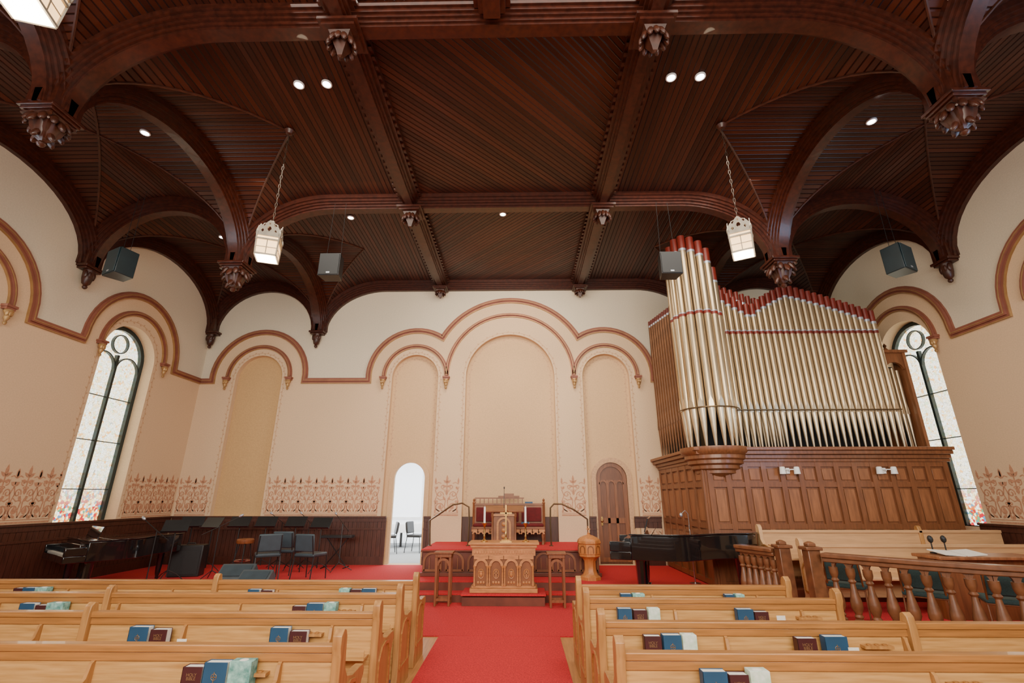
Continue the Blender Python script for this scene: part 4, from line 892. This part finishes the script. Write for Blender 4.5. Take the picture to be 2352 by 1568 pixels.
# ------------------------------------------------------------ balustrades
def bal_prof(h): return [(r*1.2,z*h) for r,z in ((.045,0),(.045,.07),(.028,.1),(.04,.14),(.028,.18),(.052,.3),(.05,.4),(.028,.62),(.022,.72),(.036,.76),(.024,.8),(.036,.86),(.04,.9),(.04,1.0))]
def balus(pts, label, n, top, z0, newels):
    t = thing('balustrade',label,'balustrade',(pts[0][0],pts[0][1],z0),'turned oak balustrades')
    P3 = [Vector((a,b,0)) for a,b in pts]; L = [0]
    for i in range(1,len(P3)): L.append(L[-1]+(P3[i]-P3[i-1]).length)
    def at(s_):
        for i in range(1,len(P3)):
            if s_ <= L[i]+1e-6: return P3[i-1]+(P3[i]-P3[i-1])*((s_-L[i-1])/(L[i]-L[i-1]))
        return P3[-1]
    pth = [(p.x,p.y) for p in P3]; h = top-z0-.26
    MB().band(pth,-.085,.085,mZ,top-.05,top).band(pth,-.06,.06,mZ,top-.10,top-.05).build('top_rail','rail',t,bevel=.01)
    MB().band(pth,-.06,.06,mZ,z0+.05,z0+.11).build('bottom_rail','rail',t,bevel=.008)
    ar = MB()
    for i in range(n):
        p = at(L[-1]*(i+.5)/n); MB().lathe(bal_prof(h),(p.x,p.y,z0+.11),12).build('baluster','rail',t)
    for i in range(n-1):
        a = at(L[-1]*(i+.5)/n); b = at(L[-1]*(i+1.5)/n); w = (b-a).length; dr_ = (b-a)/w
        mp = lambda u,z,d: (a.x+dr_.x*u-dr_.y*d, a.y+dr_.y*u+dr_.x*d, z)
        zb = z0+.11+h; ar.prism([(0,zb)]+arc(w/2,zb,w/2-.025,180,0,8)+[(w,zb),(w,top-.08),(0,top-.08)],mp,-.03,.03)
    ar.build('arcade','rail',t)
    for x,y in newels:
        MB().box(x-.075,x+.075,y-.075,y+.075,z0+.001,top+.02).box(x-.1,x+.1,y-.1,y+.1,top+.02,top+.06).box(x-.085,x+.085,y-.085,y+.085,z0+.001,z0+.16).lathe([(.07,top+.06),(.07,top+.1),(.02,top+.12)],(x,y,0),4,pi/4).build('newel_post','rail',t,bevel=.008)
balus([(3.98,6.4),(4.3,6.02),(4.65,5.65),(5.0,5.35),(5.45,5.1),(5.9,4.98)],'curved oak balustrade with turned balusters in front of the teal chairs',14,1.15,CZ,[(3.9,6.5)])
balus([(3.55,7.82),(3.8,7.2)],'short oak balustrade beside the right grand piano',6,1.12,CZ,[(3.84,7.08)])
dx,dy = P(2200,1280,Y=7.0).x, 7.0
t = thing('choir_desk','wooden desk top carrying open white music behind the balustrade','desk',(dx,dy,CZ))
MB().box(dx-.4,dx+1.0,dy-.2,dy+.28,1.02,1.06).build('desk_top','organp',t,bevel=.008)
MB().box(dx-.36,dx+.96,dy-.05,dy+.23,CZ+.001,1.02).build('body','organ',t)
s_ = thing('open_music_book','open white music book lying on the choir desk','book',(dx,dy,1.061))
MB().at((dx-.14,dy,1.09),rx=.12,ry=.06).box(-.13,.13,-.15,.15,-.006,.006).build('page_block','page',s_); MB().at((dx+.14,dy,1.09),rx=.12,ry=-.06).box(-.13,.13,-.15,.15,-.006,.006).build('page_block','page',s_)
mk = thing('desk_microphone','','microphone',world=False,group='small black microphones on the choir desk')
MB().lathe([(.04,0),(.04,.015),(.008,.02),(.008,.14)],n=10).build('base','black',mk); MB().ell((0,0,.18),(.035,.035,.05)).build('head','black',mk)
place(mk, [((dx-.13,dy+.22,1.061),0,'small black microphone on the choir desk, left'),((dx+.06,dy+.23,1.061),0,'small black microphone on the choir desk, right')])
x,y = P(1582,1200,Y=9.55).x, 9.55
t = thing('gooseneck_lamp','slim silver gooseneck lamp rising above the right grand piano','lamp',(x,y,CZ))
MB().lathe([(.1,.301),(.1,.32),(.012,.33),(.012,1.3)],(x,y,0),12).build('stem','chrome',t); nk = MB().tube([(x,y,1.3),(x,y,1.5),(x-.05,y,1.56),(x-.12,y,1.5)],.008,6).build('neck','chrome',t); MB().ell((x-.13,y,1.48),(.03,.03,.04)).build('lamp_head','silver',nk)
# ------------------------------------------------------------ lights
def area(loc, tgt, size, e, col=(1,.90,.77), sy=None, spread=180):  # unseen area lamps, added as soft fill
    l = bpy.data.lights.new('area','AREA'); l.energy = e; l.color = col; l.size = size; l.spread = radians(spread)
    if sy: l.shape = 'RECTANGLE'; l.size_y = sy
    o = bpy.data.objects.new('area_light',l); COL.objects.link(o); o.location = loc
    o.rotation_euler = (Vector(tgt)-Vector(loc)).to_track_quat('-Z','Y').to_euler(); return o
area((0,-2.5,4.6),(0,12,2.3),9,640,sy=3,spread=120)
area((-3.4,6.5,7.0),(-3.4,10,0),2.5,110); area((3.4,6.5,7.0),(3.4,9,0),2.5,150); area((0,2.5,6.9),(0,5,0),5,200)
area((-7.9,3,3.5),(4,8,4.5),2,90,(.9,.95,1),3)
area((8.1,2.6,3.6),(5.5,5.0,7.5),1.6,170,(.45,.68,1),3); area((-7.9,2.6,3.6),(-5,5.5,7.5),1.6,50,(.6,.78,1),3)
area((0,9.6,7.1),(0,12,2.6),2.4,110,(1,.82,.62),.6)
area((-2.8,14.5,3.3),(-2.8,14.5,0),3,240,(.95,.98,1))
for x in (-2.5,0,2.5):
    l = bpy.data.lights.new('spot','SPOT'); l.energy = 280; l.color = (1,.84,.66); l.spot_size = radians(58); l.spot_blend = 1; l.shadow_soft_size = .08
    o = bpy.data.objects.new('wall_washer',l); COL.objects.link(o); o.location = (x*.6,9.3,7.35); o.rotation_euler = (Vector((x,12,2.9))-o.location).to_track_quat('-Z','Y').to_euler()
for p in LP:
    l = bpy.data.lights.new('lamp','POINT'); l.energy = 22; l.color = (1,.8,.55); l.shadow_soft_size = .1
    o = bpy.data.objects.new('lantern_light',l); COL.objects.link(o); o.location = (p[0],p[1],p[2]-.42)
w = bpy.data.worlds.new('World'); bpy.context.scene.world = w; w.use_nodes = True
w.node_tree.nodes['Background'].inputs[0].default_value = (1,.96,.92,1); w.node_tree.nodes['Background'].inputs[1].default_value = .5
cam = bpy.data.cameras.new('Camera'); cam.sensor_width = 36; cam.lens = F/2352*36; cam.clip_start = .05
co = bpy.data.objects.new('Camera',cam); COL.objects.link(co); co.location = CAM; co.rotation_euler = (pi/2+TH,0,YA)
bpy.context.scene.camera = co
